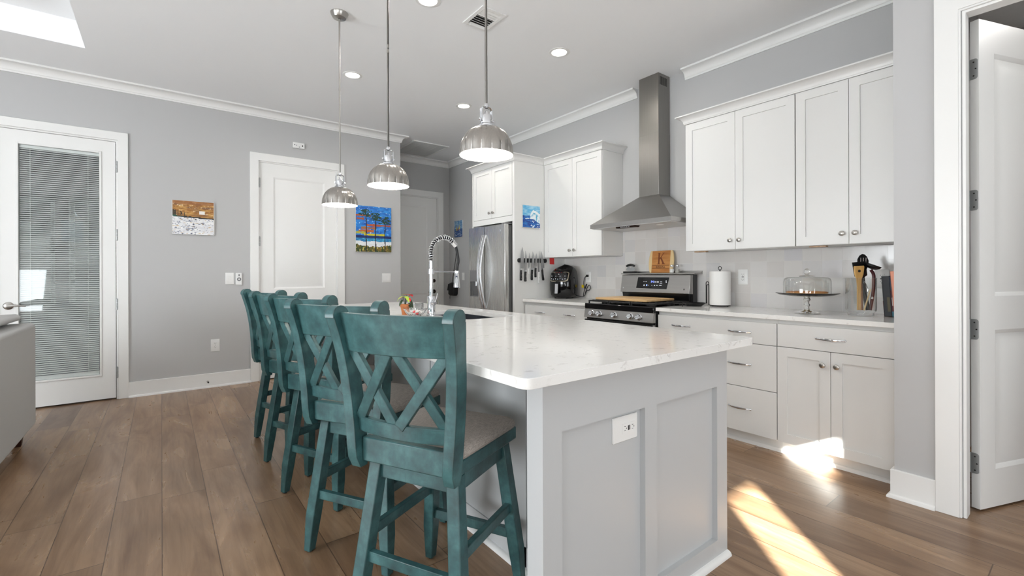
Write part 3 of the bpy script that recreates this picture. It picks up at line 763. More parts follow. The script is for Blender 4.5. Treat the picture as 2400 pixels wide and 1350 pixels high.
# carcass is a shell: knee wall, kitchen side, deck
m = MB().box(1.155, IY0+0.071, 0.0, 1.175, IY1-0.071, 0.885)
for yb_ in (1.45, 2.27, 3.09, 3.91): m.box(1.149, yb_-0.035, 0.0, 1.156, yb_+0.035, 0.885)
m.box(1.149, IY0+0.071, 0.80, 1.156, IY1-0.071, 0.885).box(1.149, IY0+0.071, 0, 1.156, IY1-0.071, 0.10)
m.build('knee_panel', ISLG, isl, smooth=False)
m = MB().box(IX1-0.04, IY0+0.071, 0.09, IX1-0.02, IY1-0.071, 0.885).box(1.175, IY0+0.071, 0.09, IX1-0.04, IY1-0.071, 0.11).box(IX1-0.10, IY0+0.071, 0, IX1-0.09, IY1-0.071, 0.09)
m.build('carcass', ISLG, isl, smooth=False)
for k in range(4):
    y0 = IY0+0.075+k*0.79; d = MB().box(IX1-0.0195, y0, 0.095, IX1, y0+0.785, 0.88).build('cabinet_door', ISLG, isl, bevel=0.002)
    MB().lathe([(0, 0), (0.007, 0), (0.006, 0.012), (0.015, 0.018), (0.0155, 0.024), (0, 0.028)], (IX1, y0+0.72, 0.8), 16, (1, 0, 0)).build('knob', NICKEL, d)
SHOE = [(0, 0), (0.020, 0), (0.0195, 0.006), (0.017, 0.012), (0.012, 0.0165), (0.006, 0.019), (0, 0.020)]
sweep([(IX1, IY0), (IX0, IY0), (IX0, IY0+0.071), (1.149, IY0+0.071), (1.149, IY1-0.071), (IX0, IY1-0.071), (IX0, IY1), (IX1, IY1)], SHOE, True).build('shoe_moulding', TRIM, isl, ang=30)
# island worktop with the sink cut-out
def slab_with_hole(outer, inner, z0, z1):
    b = bmesh.new(); es = []
    for lp in (outer, inner):
        vs = [b.verts.new((x, y, z1)) for x, y in lp]
        es += [b.edges.new((vs[i], vs[(i+1) % len(vs)])) for i in range(len(vs))]
    bmesh.ops.triangle_fill(b, use_beauty=True, use_dissolve=False, edges=es)
    ex = bmesh.ops.extrude_face_region(b, geom=list(b.faces))
    bmesh.ops.translate(b, vec=(0, 0, z0-z1), verts=[v for v in ex['geom'] if isinstance(v, bmesh.types.BMVert)])
    bmesh.ops.recalc_face_normals(b, faces=b.faces)
    b.verts.index_update(); mb = MB(); mb.add([v.co.copy() for v in b.verts], [tuple(v.index for v in f.verts) for f in b.faces]); b.free(); return mb
SX0, SX1, SY0, SY1 = 1.470, 1.855, 2.365, 3.080
o = slab_with_hole(rrect(0.747, 0.920, 2.005, 4.366, 0.030, 6), rrect(SX0, SY0, SX1, SY1, 0.02, 4), 0.8855, ZT).build('island_countertop', QUARTZ, bevel=0.003, ang=30)
tag(o, 'large white quartz island worktop with a sink cut-out', 'countertop')
m = MB(); e = 0.006
P0 = rrect(SX0-e, SY0-e, SX1+e, SY1+e, 0.025, 4); P1 = rrect(SX0-e+0.008, SY0-e+0.008, SX1+e-0.008, SY1+e-0.008, 0.025, 4)
P2 = rrect(SX0-e+0.03, SY0-e+0.03, SX1+e-0.03, SY1+e-0.03, 0.02, 4)
PO = rrect(SX0-e-0.02, SY0-e-0.02, SX1+e+0.02, SY1+e+0.02, 0.03, 4)
m.loft([[(x, y, z) for x, y in P] for P, z in ((PO, 0.8845), (P0, 0.8845), (P0, 0.72), (P1, 0.675), (P2, 0.668))], cap=False)
k = len(m.v)-len(P2); m.f.append(tuple(range(k, k+len(P2))))
s = m.build('kitchen_sink', SINKM, ang=40); tag(s, 'undermount stainless sink sunk in the island worktop', 'sink')
MB().lathe([(0.0, 0.003), (0.03, 0.003), (0.042, 0.006), (0.045, 0.001)], ((SX0+SX1)/2, SY1-0.2, 0.668), 24).build('drain', CHROME, s)

# island outlet plate, wall plates
def plate_x(name, label, cat, x, y, z, w=0.075, h=0.118, kind='outlet', nrm=-1, group='wall outlets'):
    # plate on a wall facing -x
    mp = lambda u, v, t: (x-t, y-u, z+v); return plate(name, label, cat, mp, w, h, kind, group)
def plate_y(name, label, cat, x, y, z, w=0.075, h=0.118, kind='outlet', group='wall outlets'):
    mp = lambda u, v, t: (x+u, y-t, z+v); return plate(name, label, cat, mp, w, h, kind, group)
def plate(name, label, cat, mp, w, h, kind, group):
    t = thing(name, label, cat, mp(0, 0, 0), group)
    P = MB().loft([[mp(u, v, d) for u, v in rrect(-w/2+i, -h/2+i, w/2-i, h/2-i, 0.004, 3)] for d, i in ((0.0005, 0), (0.004, 0), (0.006, 0.003))]).build('cover_plate', PLAST, t)
    if kind == 'outlet':
        for c_ in (-0.02, 0.02):
            r = MB().prism(rrect(-0.017, c_-0.0135, 0.017, c_+0.0135, 0.010, 5), 0.006, 0.0075, mp).build('receptacle', PLAST, t)
            s = MB().prism([(-0.008, c_-0.001), (-0.006, c_-0.001), (-0.006, c_+0.007), (-0.008, c_+0.007)], 0.0075, 0.0078, mp).prism([(0.006, c_-0.001), (0.0075, c_-0.001), (0.0075, c_+0.006), (0.006, c_+0.006)], 0.0075, 0.0078, mp).prism(rrect(-0.0025, c_-0.009, 0.0025, c_-0.0045, 0.002, 3), 0.0075, 0.0078, mp)
            s.build('slot', GAP, r)
        MB().prism(rrect(-0.003, -0.003, 0.003, 0.003, 0.0028, 3), 0.006, 0.0068, mp).build('screw', NICKEL, t)
    elif kind == 'gfci':
        r = MB().prism(rrect(-0.0165, -0.033, 0.0165, 0.033, 0.003, 3), 0.006, 0.008, mp).build('receptacle', PLAST, t)
        s = MB()
        for c_ in (-0.021, 0.021):
            s.prism([(-0.008, c_-0.002), (-0.006, c_-0.002), (-0.006, c_+0.006), (-0.008, c_+0.006)], 0.008, 0.0083, mp).prism([(0.006, c_-0.002), (0.0075, c_-0.002), (0.0075, c_+0.005), (0.006, c_+0.005)], 0.008, 0.0083, mp).prism(rrect(-0.0025, c_-0.009, 0.0025, c_-0.005, 0.002, 3), 0.008, 0.0083, mp)
        s.build('slot', GAP, r)
        MB().prism(rrect(-0.008, -0.0045, -0.001, 0.0045, 0.001, 2), 0.008, 0.0085, mp).prism(rrect(0.001, -0.0045, 0.008, 0.0045, 0.001, 2), 0.008, 0.0085, mp).build('test_button', INKG, r)
    elif kind.startswith('switch'):
        n = int(kind[-1])
        for k in range(n):
            c_ = (k-(n-1)/2)*0.046
            r = MB().prism(rrect(c_-0.0165, -0.033, c_+0.0165, 0.033, 0.002, 3), 0.006, 0.0072, mp).build('switch_frame', PLAST, t)
            MB().loft([[mp(c_-0.0125, -0.029, 0.0072), mp(c_+0.0125, -0.029, 0.0072), mp(c_+0.0125, 0.029, 0.0072), mp(c_-0.0125, 0.029, 0.0072)], [mp(c_-0.012, -0.0285, 0.0076), mp(c_+0.012, -0.0285, 0.0076), mp(c_+0.012, 0.0285, 0.0108), mp(c_-0.012, 0.0285, 0.0108)]]).build('rocker', PLAST, r)
    return t
# the island outlet lies on its side in the upper right corner of the left recessed panel
mpI = lambda u, v, t: (1.255+v, IY0+0.022-t, 0.662-u)
t = thing('outlet', 'white wide outlet with charging ports on the island end panel', 'outlet', (1.255, IY0+0.022, 0.662), 'wall outlets')
MB().loft([[mpI(u, v, d) for u, v in rrect(-0.043+i, -0.064+i, 0.043-i, 0.064-i, 0.003, 3)] for d, i in ((0.0005, 0), (0.005, 0), (0.007, 0.002))]).build('cover_plate', PLAST, t)
r = MB().prism(rrect(-0.0165, -0.020, 0.0165, 0.047, 0.002, 3), 0.007, 0.009, mpI).build('receptacle', PLAST, t)
s = MB()
for c_ in (-0.006, 0.034):
    s.prism([(-0.008, c_-0.003), (-0.006, c_-0.003), (-0.006, c_+0.004), (-0.008, c_+0.004)], 0.009, 0.0094, mpI).prism([(0.006, c_-0.003), (0.0075, c_-0.003), (0.0075, c_+0.004), (0.006, c_+0.004)], 0.009, 0.0094, mpI)
    s.prism(rrect(-0.002, c_+0.006, 0.002, c_+0.009, 0.001, 3), 0.009, 0.0094, mpI)
s.build('slot', GAP, r)
MB().prism(rrect(-0.008, 0.010, 0.008, 0.0145, 0.001, 2), 0.009, 0.0094, mpI).prism(rrect(-0.008, 0.017, 0.008, 0.0215, 0.001, 2), 0.009, 0.0094, mpI).build('usb_port', BLACKP, r)
plate_x('outlet', 'white outlet on the tiles between paper towels and cake stand', 'outlet', XK-0.008, 1.849, 1.16, kind='gfci', w=0.08, h=0.125)
plate_x('outlet', 'white outlet on the tiles with the air fryer plug in it', 'outlet', XK-0.008, 3.575, 1.155)
plate_x('outlet', 'white outlet plate on the tiles behind the utensil jar and books', 'outlet', XK-0.008, 0.93, 1.15, kind='gfci', w=0.08, h=0.125)
plate_x('light_switch', 'white single switch plate on the dim hall wall beside the refrigerator', 'switch', XK, 6.284, 1.157, kind='switch1', w=0.075, h=0.12, group='light switches')
plate_y('light_switch', 'white single light switch beside the remote holder on the far wall', 'switch', 0.589, YF, 1.153, kind='switch1', w=0.078, h=0.125, group='light switches')
plate_y('light_switch', 'white double light switch below the pine tree painting', 'switch', 2.362, YF, 1.147, kind='switch2', w=0.118, h=0.12, group='light switches')
plate_y('outlet', 'white outlet low on the far wall above the baseboard', 'outlet', 0.456, YF, 0.442, h=0.13, w=0.08)
# ================================================================== APPLIANCES
# ------------------------------------------------------------------ range
RY0, RY1 = 2.247, 3.003
rg = thing('gas_range', 'stainless gas range with black cooktop and five knobs', 'range', (3.16, 2.625, 0))
MB().box(3.185, RY0, 0.03, 3.80, RY1, 0.895).build('oven_body', BLACKP, rg, bevel=0.003)
MB().box(3.155, RY0, 0.868, 3.735, RY1, 0.918).build('cooktop', BLACKG, rg, bevel=0.006)
cp = MB().prism([(3.145, 0.788), (3.185, 0.788), (3.185, 0.868), (3.158, 0.868)], RY0, RY1, lambda u, v, t: (u, t, v)).build('control_panel', STEEL, rg, bevel=0.002)
for ky in (2.904, 2.816, 2.644, 2.469, 2.382):
    c_ = Vector((3.150, ky, 0.828)); ax = Vector((-1, 0, 0.16)).normalized()
    k_ = MB().lathe([(0, 0), (0.027, 0), (0.027, 0.004), (0.0225, 0.006), (0.0225, 0.026), (0.020, 0.030), (0, 0.031)], c_, 28, ax, rmod=lambda a, z: 1.0).build('control_knob', CHROME, cp)
    MB().box(-0.004, -0.021, 0.030, 0.004, 0.021, 0.036, Matrix.Translation(c_) @ Vector((0, 0, 1)).rotation_difference(ax).to_matrix().to_4x4() @ Matrix.Rotation(radians(20), 4, 'Z')).build('grip', CHROME, k_)
od = MB().box(3.152, RY0+0.003, 0.20, 3.185, RY1-0.003, 0.772).build('oven_door', STEEL, rg, bevel=0.004)
MB().box(3.150, RY0+0.06, 0.30, 3.153, RY1-0.06, 0.70).box(3.150, RY0+0.004, 0.742, 3.1525, RY1-0.004, 0.771).build('oven_window', BLACKG, od)
m = MB().tube([(3.098, RY0+0.03, 0.752), (3.098, RY1-0.03, 0.752)], 0.012, 14)
for yy in (RY0+0.06, RY1-0.06): m.cyl((3.098, yy, 0.752), (3.155, yy, 0.752), 0.009)
m.build('oven_handle', STEEL, od)
MB().box(3.155, RY0+0.003, 0.05, 3.185, RY1-0.003, 0.192).build('warming_drawer', STEEL, rg, bevel=0.004)
for gy0, gy1 in ((2.262, 2.500), (2.506, 2.744), (2.750, 2.988)):
    g = MB(); z0, z1 = 0.932, 0.945
    for yy in (gy0+0.006, gy1-0.006): g.box(3.19, yy-0.006, z0, 3.70, yy+0.006, z1)
    for xx in (3.196, 3.445, 3.694): g.box(xx-0.006, gy0+0.012, z0, xx+0.006, gy1-0.012, z1)
    for k in range(6):
        xx = 3.235+k*0.084; g.box(xx-0.005, gy0+0.012, z0+0.001, xx+0.005, gy0+0.085, z1+0.003); g.box(xx-0.005, gy1-0.085, z0+0.001, xx+0.005, gy1-0.012, z1+0.003)
    for xx in (3.196, 3.694):
        for yy in (gy0+0.006, gy1-0.006): g.box(xx-0.006, yy-0.006, 0.918, xx+0.006, yy+0.006, z0)
    g.build('grate', IRON, rg, bevel=0.0015)
for bx_, by_ in ((3.31, 2.38), (3.57, 2.38), (3.44, 2.625), (3.31, 2.87), (3.57, 2.87)):
    MB().lathe([(0.0, 0.0), (0.045, 0.0), (0.043, 0.006), (0.03, 0.008), (0.03, 0.013), (0, 0.014)], (bx_, by_, 0.918), 24).build('burner_cap', IRON, rg)
bgd = MB().box(3.736, RY0, 0.895, 3.800, RY1, 1.18).prism([(3.72, 0.918), (3.736, 0.918), (3.736, 1.012), (3.70, 1.012)], RY0+0.02, RY1-0.0, lambda u, v, t: (u, t, v)).build('backguard', BLACKP, rg, bevel=0.002)
MB().prism([(3.672, 1.010), (3.735, 1.005), (3.735, 1.180), (3.700, 1.178)], RY0, RY1, lambda u, v, t: (u, t, v)).build('backguard_panel', STEEL, bgd, bevel=0.003)
bt = Vector((3.672, 0, 1.010)); bd = (Vector((3.700, 0, 1.178))-bt); bl_ = bd.length; bd.normalize(); bn = Vector((-bd.z, 0, bd.x))
bmp = lambda u, v, t: tuple(bt+bd*v+bn*t+Vector((0, 2.625-u, 0)))     # u to the right in the photo
dsp = MB().prism([(-0.190, 0.042), (0.148, 0.036), (0.166, 0.146), (-0.178, 0.148)], 0.0, 0.0025, bmp).build('display', BLACKG, bgd, bevel=0.0008)
m = MB()
for u, v, w_, h in ((-0.105, 0.104, 0.012, 0.003), (-0.080, 0.104, 0.014, 0.003), (0.02, 0.103, 0.006, 0.012), (0.032, 0.103, 0.004, 0.012), (0.045, 0.103, 0.006, 0.012), (0.056, 0.103, 0.004, 0.012), (0.085, 0.104, 0.022, 0.004), (0.085, 0.090, 0.026, 0.003), (-0.100, 0.070, 0.010, 0.012), (-0.050, 0.070, 0.004, 0.005), (-0.012, 0.070, 0.005, 0.006), (0.018, 0.069, 0.010, 0.008), (0.044, 0.070, 0.012, 0.006), (0.080, 0.071, 0.026, 0.005), (0.138, 0.112, 0.008, 0.010), (0.140, 0.100, 0.010, 0.005)):
    m.prism([(u-w_/2, v-h/2), (u+w_/2, v-h/2), (u+w_/2, v+h/2), (u-w_/2, v+h/2)], 0.0026, 0.003, bmp)
m.build('display_marks', LEDW, dsp, smooth=False)
m = MB()
for (dx, segs) in ((-0.022, 'abgcd'), (-0.008, 'fgbc'), (0.004, 'abgcd')):
    S_ = {'a': (-.004, .016, .004, .018), 'd': (-.004, 0, .004, .002), 'g': (-.004, .008, .004, .010), 'b': (.003, .010, .005, .017), 'c': (.003, .001, .005, .008), 'f': (-.005, .010, -.003, .017)}
    for s_ in segs: a, b_, c2, d_ = S_[s_]; m.prism([(dx+a, 0.096+b_), (dx+c2, 0.096+b_), (dx+c2, 0.096+d_), (dx+a, 0.096+d_)], 0.0026, 0.003, bmp)
m.prism([(-0.076, 0.064), (-0.064, 0.064), (-0.064, 0.077), (-0.076, 0.077)], 0.0026, 0.003, bmp)
m.build('clock_digits', LEDB, dsp, smooth=False)
MB().prism(rrect(-0.352, 0.035, -0.338, 0.049, 0.007, 5), 0.0, 0.001, bmp).build('badge', CHROME, bgd)
MB().prism(rrect(0.320, 0.032, 0.330, 0.046, 0.002, 3), 0.0, 0.001, bmp).build('badge', GAP, bgd)

# shelf on the backguard and what stands on it
SH = 1.196
m = MB().box(3.690, 2.205, SH-0.012, 3.818, 3.01, SH-0.001).box(3.808, 2.205, SH-0.0005, 3.818, 3.01, SH+0.018)
tag(m.build('backguard_shelf', STEEL, bevel=0.0015), 'narrow stainless shelf lying on top of the range backguard', 'shelf')
# engraved board
sg = thing('engraved_board', 'wooden board with a large letter and a name burnt in, leaning on the tiles', 'cutting board', (3.765, 2.595, SH))
lean = Matrix.Translation((3.768, 2.597, SH)) @ Matrix.Rotation(radians(6.5), 4, 'Y')
smp = lambda u, v, t: tuple(lean @ Vector((-t, -u, v)))
W2, H2 = 0.137, 0.212
out = [(-W2*(0.90-0.0), 0.0)]
side = lambda s: [(s*W2*(0.86+0.14*sin(pi*k/12)**0.7), H2*k/12) for k in range(13)]
outl = side(1) + side(-1)[::-1]
MB().prism(outl, 0.0, 0.012, smp).build('board_body', CREAM, sg, bevel=0.002)
MB().prism([(-0.100, 0.0003), (0.098, 0.0003), (0.098, H2-0.0003), (-0.100, H2-0.0003)], 0.0121, 0.0128, smp).build('dark_panel', SIGNW, sg)
k_ = MB(); kx, ky, kw, kh = -0.048, 0.082, 0.090, 0.110
KP = [[(0.10, 0.0), (0.46, 0.0), (0.46, 0.035), (0.37, 0.06), (0.37, 0.94), (0.46, 0.965), (0.46, 1.0), (0.10, 1.0), (0.10, 0.965), (0.19, 0.94), (0.19, 0.06), (0.10, 0.035)],
      [(0.37, 0.42), (0.44, 0.47), (0.86, 0.955), (0.99, 0.97), (0.99, 1.0), (0.62, 1.0), (0.62, 0.97), (0.76, 0.95), (0.37, 0.51)],
      [(0.44, 0.545), (0.53, 0.66), (0.95, 0.055), (1.05, 0.03), (1.05, 0.0), (0.62, 0.0), (0.62, 0.03), (0.72, 0.055)]]
for P in KP: k_.prism([(kx+u*kw, ky+v*kh) for u, v in P], 0.0129, 0.0133, smp)
k_.build('burnt_letter', BURN, sg, smooth=False)
b = MB().prism([(-0.092, 0.0685), (0.090, 0.0685), (0.090, 0.0712), (-0.092, 0.0712)], 0.0129, 0.0133, smp).prism([(-0.092, 0.0395), (0.090, 0.0395), (0.090, 0.0422), (-0.092, 0.0422)], 0.0129, 0.0133, smp)
vs, fs = text_mesh('KENDALL', 0.0235, 0.0006)
b.add([smp(v.x*1.0, 0.0553+v.y, 0.0133) for v in vs], fs); b.build('burnt_name', BURND, sg, smooth=False)
# shakers
def shaker_jar(y, fill, label):
    t = thing('shaker', label, 'shaker', (3.742, y, SH), 'glass shakers')
    MB().lathe([(0.0, 0.001), (0.019, 0.001), (0.0205, 0.004), (0.0205, 0.044), (0.017, 0.054), (0.013, 0.058)], (3.742, y, SH), 8).build('glass_body', GLASS, t, ang=20)
    MB().lathe([(0, 0.002), (0.018, 0.002), (0.0185, 0.034), (0, 0.035)], (3.742, y, SH), 8).build('contents', fill, t)
    MB().lathe([(0.0155, 0.056), (0.0165, 0.058), (0.0165, 0.070), (0.013, 0.0755), (0, 0.077)], (3.742, y, SH), 20).build('lid', CHROME, t)
shaker_jar(2.462, PAPER, 'glass salt shaker beside the engraved board, the one touching it')
shaker_jar(2.405, mat('grey_pepper', (170, 168, 162), 0.9), 'glass pepper shaker, right of the salt shaker on the range shelf')
# ulu knife in its stand
t = thing('curved_knife', 'rocking knife with black handle standing in a black block on the shelf', 'knife', (3.745, 2.93, SH))
MB().box(3.715, 2.865, SH, 3.775, 3.005, SH+0.018).build('stand_block', BLACKP, t, bevel=0.002)
bp = lambda u, v, t_: (3.745+t_, 2.935-u, SH+v)
bpoly = [(-0.060+0.120*k/10, 0.030-0.010*sin(pi*k/10)) for k in range(11)] + [(0.030, 0.072), (0.018, 0.074), (0.010, 0.052), (-0.010, 0.052), (-0.018, 0.074), (-0.030, 0.072)]
MB().prism(bpoly, -0.0015, 0.0015, bp).build('blade', BLADE, t)
MB().tube([bp(-0.048, 0.070, 0), bp(-0.025, 0.080, 0), (bp(0, 0.083, 0)), bp(0.025, 0.080, 0), bp(0.048, 0.070, 0)], [0.010, 0.012, 0.012, 0.012, 0.010], 12).build('handle', BLACKP, t)

# big board on the grates, pan and trivet
b = MB().prism(rrect(3.235, 2.375, 3.655, 2.950, 0.018, 5), 0.0, 0.020, XY(0.9495))
tag(b.build('cutting_board', BOARD, bevel=0.004), 'large pale wooden cutting board lying over the range burners', 'cutting board')
t = tag(MB().lathe([(0.0, 0.0), (0.055, 0.0), (0.085, 0.018), (0.094, 0.026), (0.092, 0.028), (0.080, 0.018), (0.052, 0.005), (0, 0.005)], (3.575, 2.142, ZT), 32).build('spoon_rest', BLACKP), 'shallow black dish on the countertop just right of the range', 'dish')
m = MB()
for k in range(4):
    a = radians(45+90*k); cx_, cy_ = 3.45+0.03*cos(a), 2.185+0.03*sin(a)
    m.tube([(cx_+0.028*cos(2*pi*j/16), cy_+0.028*sin(2*pi*j/16), ZT+0.024) for j in range(16)], 0.003, 6, closed=True)
    m.tube([(cx_+0.020*cos(a), cy_+0.020*sin(a), ZT+0.024), (cx_+0.026*cos(a), cy_+0.026*sin(a), ZT+0.012), (cx_+0.018*cos(a), cy_+0.018*sin(a), ZT+0.003)], 0.003, 6)
tag(m.build('wire_trivet', IRON), 'small black looped wire trivet at the right edge of the range', 'trivet')

# ------------------------------------------------------------------ hood
hd = thing('range_hood', 'stainless chimney range hood above the gas range', 'hood', (3.57, 2.645, 1.605))
hx0, hx1, hy0, hy1 = 3.33, 3.8215, 2.199, 3.093
cx0, cy0_, cy1_ = 3.647, 2.535, 2.750
m = MB().loft([[(x, y, z) for x, y in P] for P, z in (([(hx0, hy0), (hx1, hy0), (hx1, hy1), (hx0, hy1)], 1.628), ([(hx0, hy0), (hx1, hy0), (hx1, hy1), (hx0, hy1)], 1.664), ([(hx0+0.004, hy0+0.004), (hx1, hy0+0.004), (hx1, hy1-0.004), (hx0+0.004, hy1-0.004)], 1.667), ([(cx0, cy0_), (hx1, cy0_), (hx1, cy1_), (cx0, cy1_)], 1.925))])
m.build('canopy', STEEL, hd, ang=12)
ch = MB().box(cx0-0.002, cy0_-0.002, 1.920, hx1, cy1_+0.002, 2.50).box(cx0, cy0_, 2.50, hx1, cy1_, ZC-0.001).build('chimney', STEELC, hd, bevel=0.0015)
m = MB()
for k in range(8): m.box(3.672+k*0.0145, cy0_-0.0012, 2.945, 3.679+k*0.0145, cy0_+0.002, 3.020)
m.build('vent_slots', GAP, ch, smooth=False)
MB().box(hx0+0.012, hy0+0.012, 1.6225, hx1-0.012, hy1-0.012, 1.6278).build('filter_panel', mat('light_grey_metal', (206, 206, 206), 0.4, 0.4), hd)
c_ = MB().prism([(3.345, 1.6224), (3.43, 1.6224), (3.41, 1.608), (3.352, 1.608)], 2.58, 2.79, lambda u, v, t: (u, t, v)).build('control_strip', BRONZE, hd, bevel=0.002)
m = MB()
for k in range(5): m.lathe([(0, 0), (0.006, 0), (0.006, 0.004), (0, 0.0045)], (3.350, 2.64+k*0.022, 1.614), 12, (-1, 0, 0.15))
m.build('push_buttons', CHROME, c_)
for yy in (2.42, 2.87): MB().lathe([(0.0, 0.0), (0.030, 0.0), (0.034, 0.004)], (3.50, yy, 1.6185), 24).build('light_cover', PLAST, hd)

# ------------------------------------------------------------------ refrigerator
fr = thing('refrigerator', 'stainless french-door refrigerator with bowed handles', 'refrigerator', (3.40, 4.40, 0))
MB().box(3.052, 4.040, 0.03, 3.80, 4.755, 1.735).build('case', mat('grey_fridge_case', (120, 120, 120), 0.4, 0.3), fr, bevel=0.004)
drr = MB().box(2.985, 4.030, 0.722, 3.045, 4.428, 1.745).build('door', STEELV, fr, bevel=0.008, seg=3)
m = MB()
DY0, DY1, DZ0, DZ1 = 4.562, 4.742, 0.925, 1.105
m.box(2.985, 4.434, 0.722, 3.045, DY0, 1.745).box(2.985, DY1, 0.722, 3.045, 4.766, 1.745).box(2.985, DY0, 0.722, 3.045, DY1, DZ0).box(2.985, DY0, DZ1, 3.045, DY1, 1.745)
dl = m.build('door', STEELV, fr, smooth=False)
MB().box(3.030, DY0, DZ0, 3.044, DY1, DZ1).box(2.986, DY0, DZ1-0.004, 3.03, DY1, DZ1).box(2.99, DY0+0.01, DZ0, 3.03, DY1-0.01, DZ0+0.008).build('dispenser_recess', mat('dispenser_grey', (110, 110, 112), 0.35, 0.5), dl, smooth=False)
MB().box(2.982, DY0, DZ1+0.003, 2.9852, DY1, 1.238).build('dispenser_panel', mat('dispenser_panel_grey', (140, 140, 142), 0.3, 0.6), dl)
MB().cyl((3.005, (DY0+DY1)/2-0.02, 1.05), (3.005, (DY0+DY1)/2-0.02, DZ1), 0.011).build('water_spout', CHROME, dl)
def bowed(parent, y, z0, z1, bow, horiz=False):
    pts = []; n = 22
    for k in range(n+1):
        u = k/n; x = 2.986-0.004-bow*(sin(pi*u)**0.85); s = z0+(z1-z0)*u
        pts.append((x, y, s) if not horiz else (x, s, y))
    return MB().tube(pts, 0.013, 10, rx=0.010).build('door_handle', mat('handle_steel', (196, 197, 200), 0.2, 1.0), parent)
bowed(dl, 4.458, 0.795, 1.645, 0.075); bowed(drr, 4.404, 0.795, 1.645, 0.075)
fz = MB().box(2.985, 4.030, 0.06, 3.045, 4.766, 0.714).build('freezer_drawer', STEEL, fr, bevel=0.008, seg=3); bowed(fz, 0.64, 4.10, 4.70, 0.06, True)
MB().lathe([(0, 0), (0.014, 0), (0.014, 0.0015), (0, 0.002)], (2.985, 4.115, 1.675), 20, (-1, 0, 0)).build('badge', CHROME, fr)
MB().box(2.99, 4.035, 1.7455, 3.10, 4.10, 1.760).build('hinge_cover', mat('grey_plastic', (150, 150, 150), 0.5), fr, bevel=0.004)

# ------------------------------------------------------------------ air fryer
AC = Vector((3.640, 3.785, ZT)); AF = radians(200)
af = thing('air_fryer', 'glossy black egg-shaped air fryer with silver-rimmed control panel', 'air fryer', AC)
PR = [(0.010, 0.118), (0.018, 0.136), (0.045, 0.150), (0.10, 0.159), (0.16, 0.160), (0.215, 0.158), (0.262, 0.152), (0.300, 0.142), (0.328, 0.124), (0.345, 0.098), (0.353, 0.06), (0.355, 0.02)]
def af_r(z):
    for (z0, a), (z1, b_) in zip(PR[:-1], PR[1:]):
        if z <= z1: return a+(b_-a)*max(0, (z-z0)/(z1-z0))
    return PR[-1][1]
def af_p(th, z, off=0.0):
    e = 2.7; c_, s_ = cos(th), sin(th)
    q = (abs(c_)**e+abs(s_)**e)**(-1/e); r = af_r(z)*q*(1.0-0.06)+off
    lift = -0.030*cos(th)*max(0, (z-0.20))/0.16    # front slopes down
    x, y = r*c_, r*s_
    return (AC.x+x*cos(AF)-y*sin(AF), AC.y+x*sin(AF)+y*cos(AF), AC.z+z+lift)
MB().loft([[af_p(2*pi*i/40, z) for i in range(40)] for z, _ in PR]).build('body', BLACKG, af, ang=60)
def af_patch(ua, ub, za, zb, off, mat_, name, parent, taper=0.12, th=0.002):
    n, mm = 14, 10; out_, inn = [], []
    P = rrect(-1, -1, 1, 1, 0.38, 6); rings = []
    for sc_, o_ in ((1.0, 0.0), (1.0, off), (0.97, off+th), (0.6, off+th), (0.05, off+th)):
        rings.append([af_p((ua+ub)/2+(ub-ua)/2*u*sc_*(1+taper*v), (za+zb)/2+(zb-za)/2*v*sc_, o_) for u, v in P])
    return MB().loft(rings).build(name, mat_, parent, ang=50)
rim = af_patch(radians(-46), radians(46), 0.190, 0.318, 0.003, mat('champagne_metal', (214, 204, 184), 0.25, 0.9), 'panel_rim', af)
pnl = af_patch(radians(-42), radians(42), 0.199, 0.311, 0.0055, BLACKG, 'control_panel', af)
m = MB()
for k in range(7):
    th = radians(-30+k*10)
    for z_ in ((0.225, 0.262) if k % 2 == 0 else (0.222,)):
        p = Vector(af_p(th, z_, 0.0085)); m.sphere(p, 0.0042, 8, 5)
m.build('panel_icons', LEDW, pnl)
m = MB()
for k in range(4): m.sphere(af_p(radians(-14+k*9), 0.312, 0.004), 0.004, 8, 5)
m.build('red_lettering', mat('dark_red', (150, 24, 30), 0.4), pnl)
f_ = Vector((cos(AF), sin(AF), 0)); l_ = Vector((-sin(AF), cos(AF), 0))
hm = lambda u, v, t: tuple(AC+f_*(0.150+t)+l_*u+Vector((0, 0, v)))
h = MB().loft([[hm(-0.020, z, o), hm(0.020, z, o), hm(0.020, z, o+0.036), hm(-0.020, z, o+0.036)] for z, o in ((0.055, 0.010), (0.10, 0.004), (0.17, 0.0))]).build('basket_handle', BLACKP, af, bevel=0.006)
MB().loft([[hm(-0.017, z, o+0.036), hm(0.017, z, o+0.036), hm(0.017, z, o+0.040), hm(-0.017, z, o+0.040)] for z, o in ((0.060, 0.0095), (0.10, 0.004), (0.165, 0.0))]).build('handle_trim', mat('silver_plastic', (190, 190, 192), 0.3, 0.7), h)
m = MB()
for k in range(4): a = radians(45+90*k)+AF; m.cyl((AC.x+0.10*cos(a), AC.y+0.10*sin(a), ZT), (AC.x+0.10*cos(a), AC.y+0.10*sin(a), ZT+0.012), 0.011)
m.build('foot', RUBBER, af)
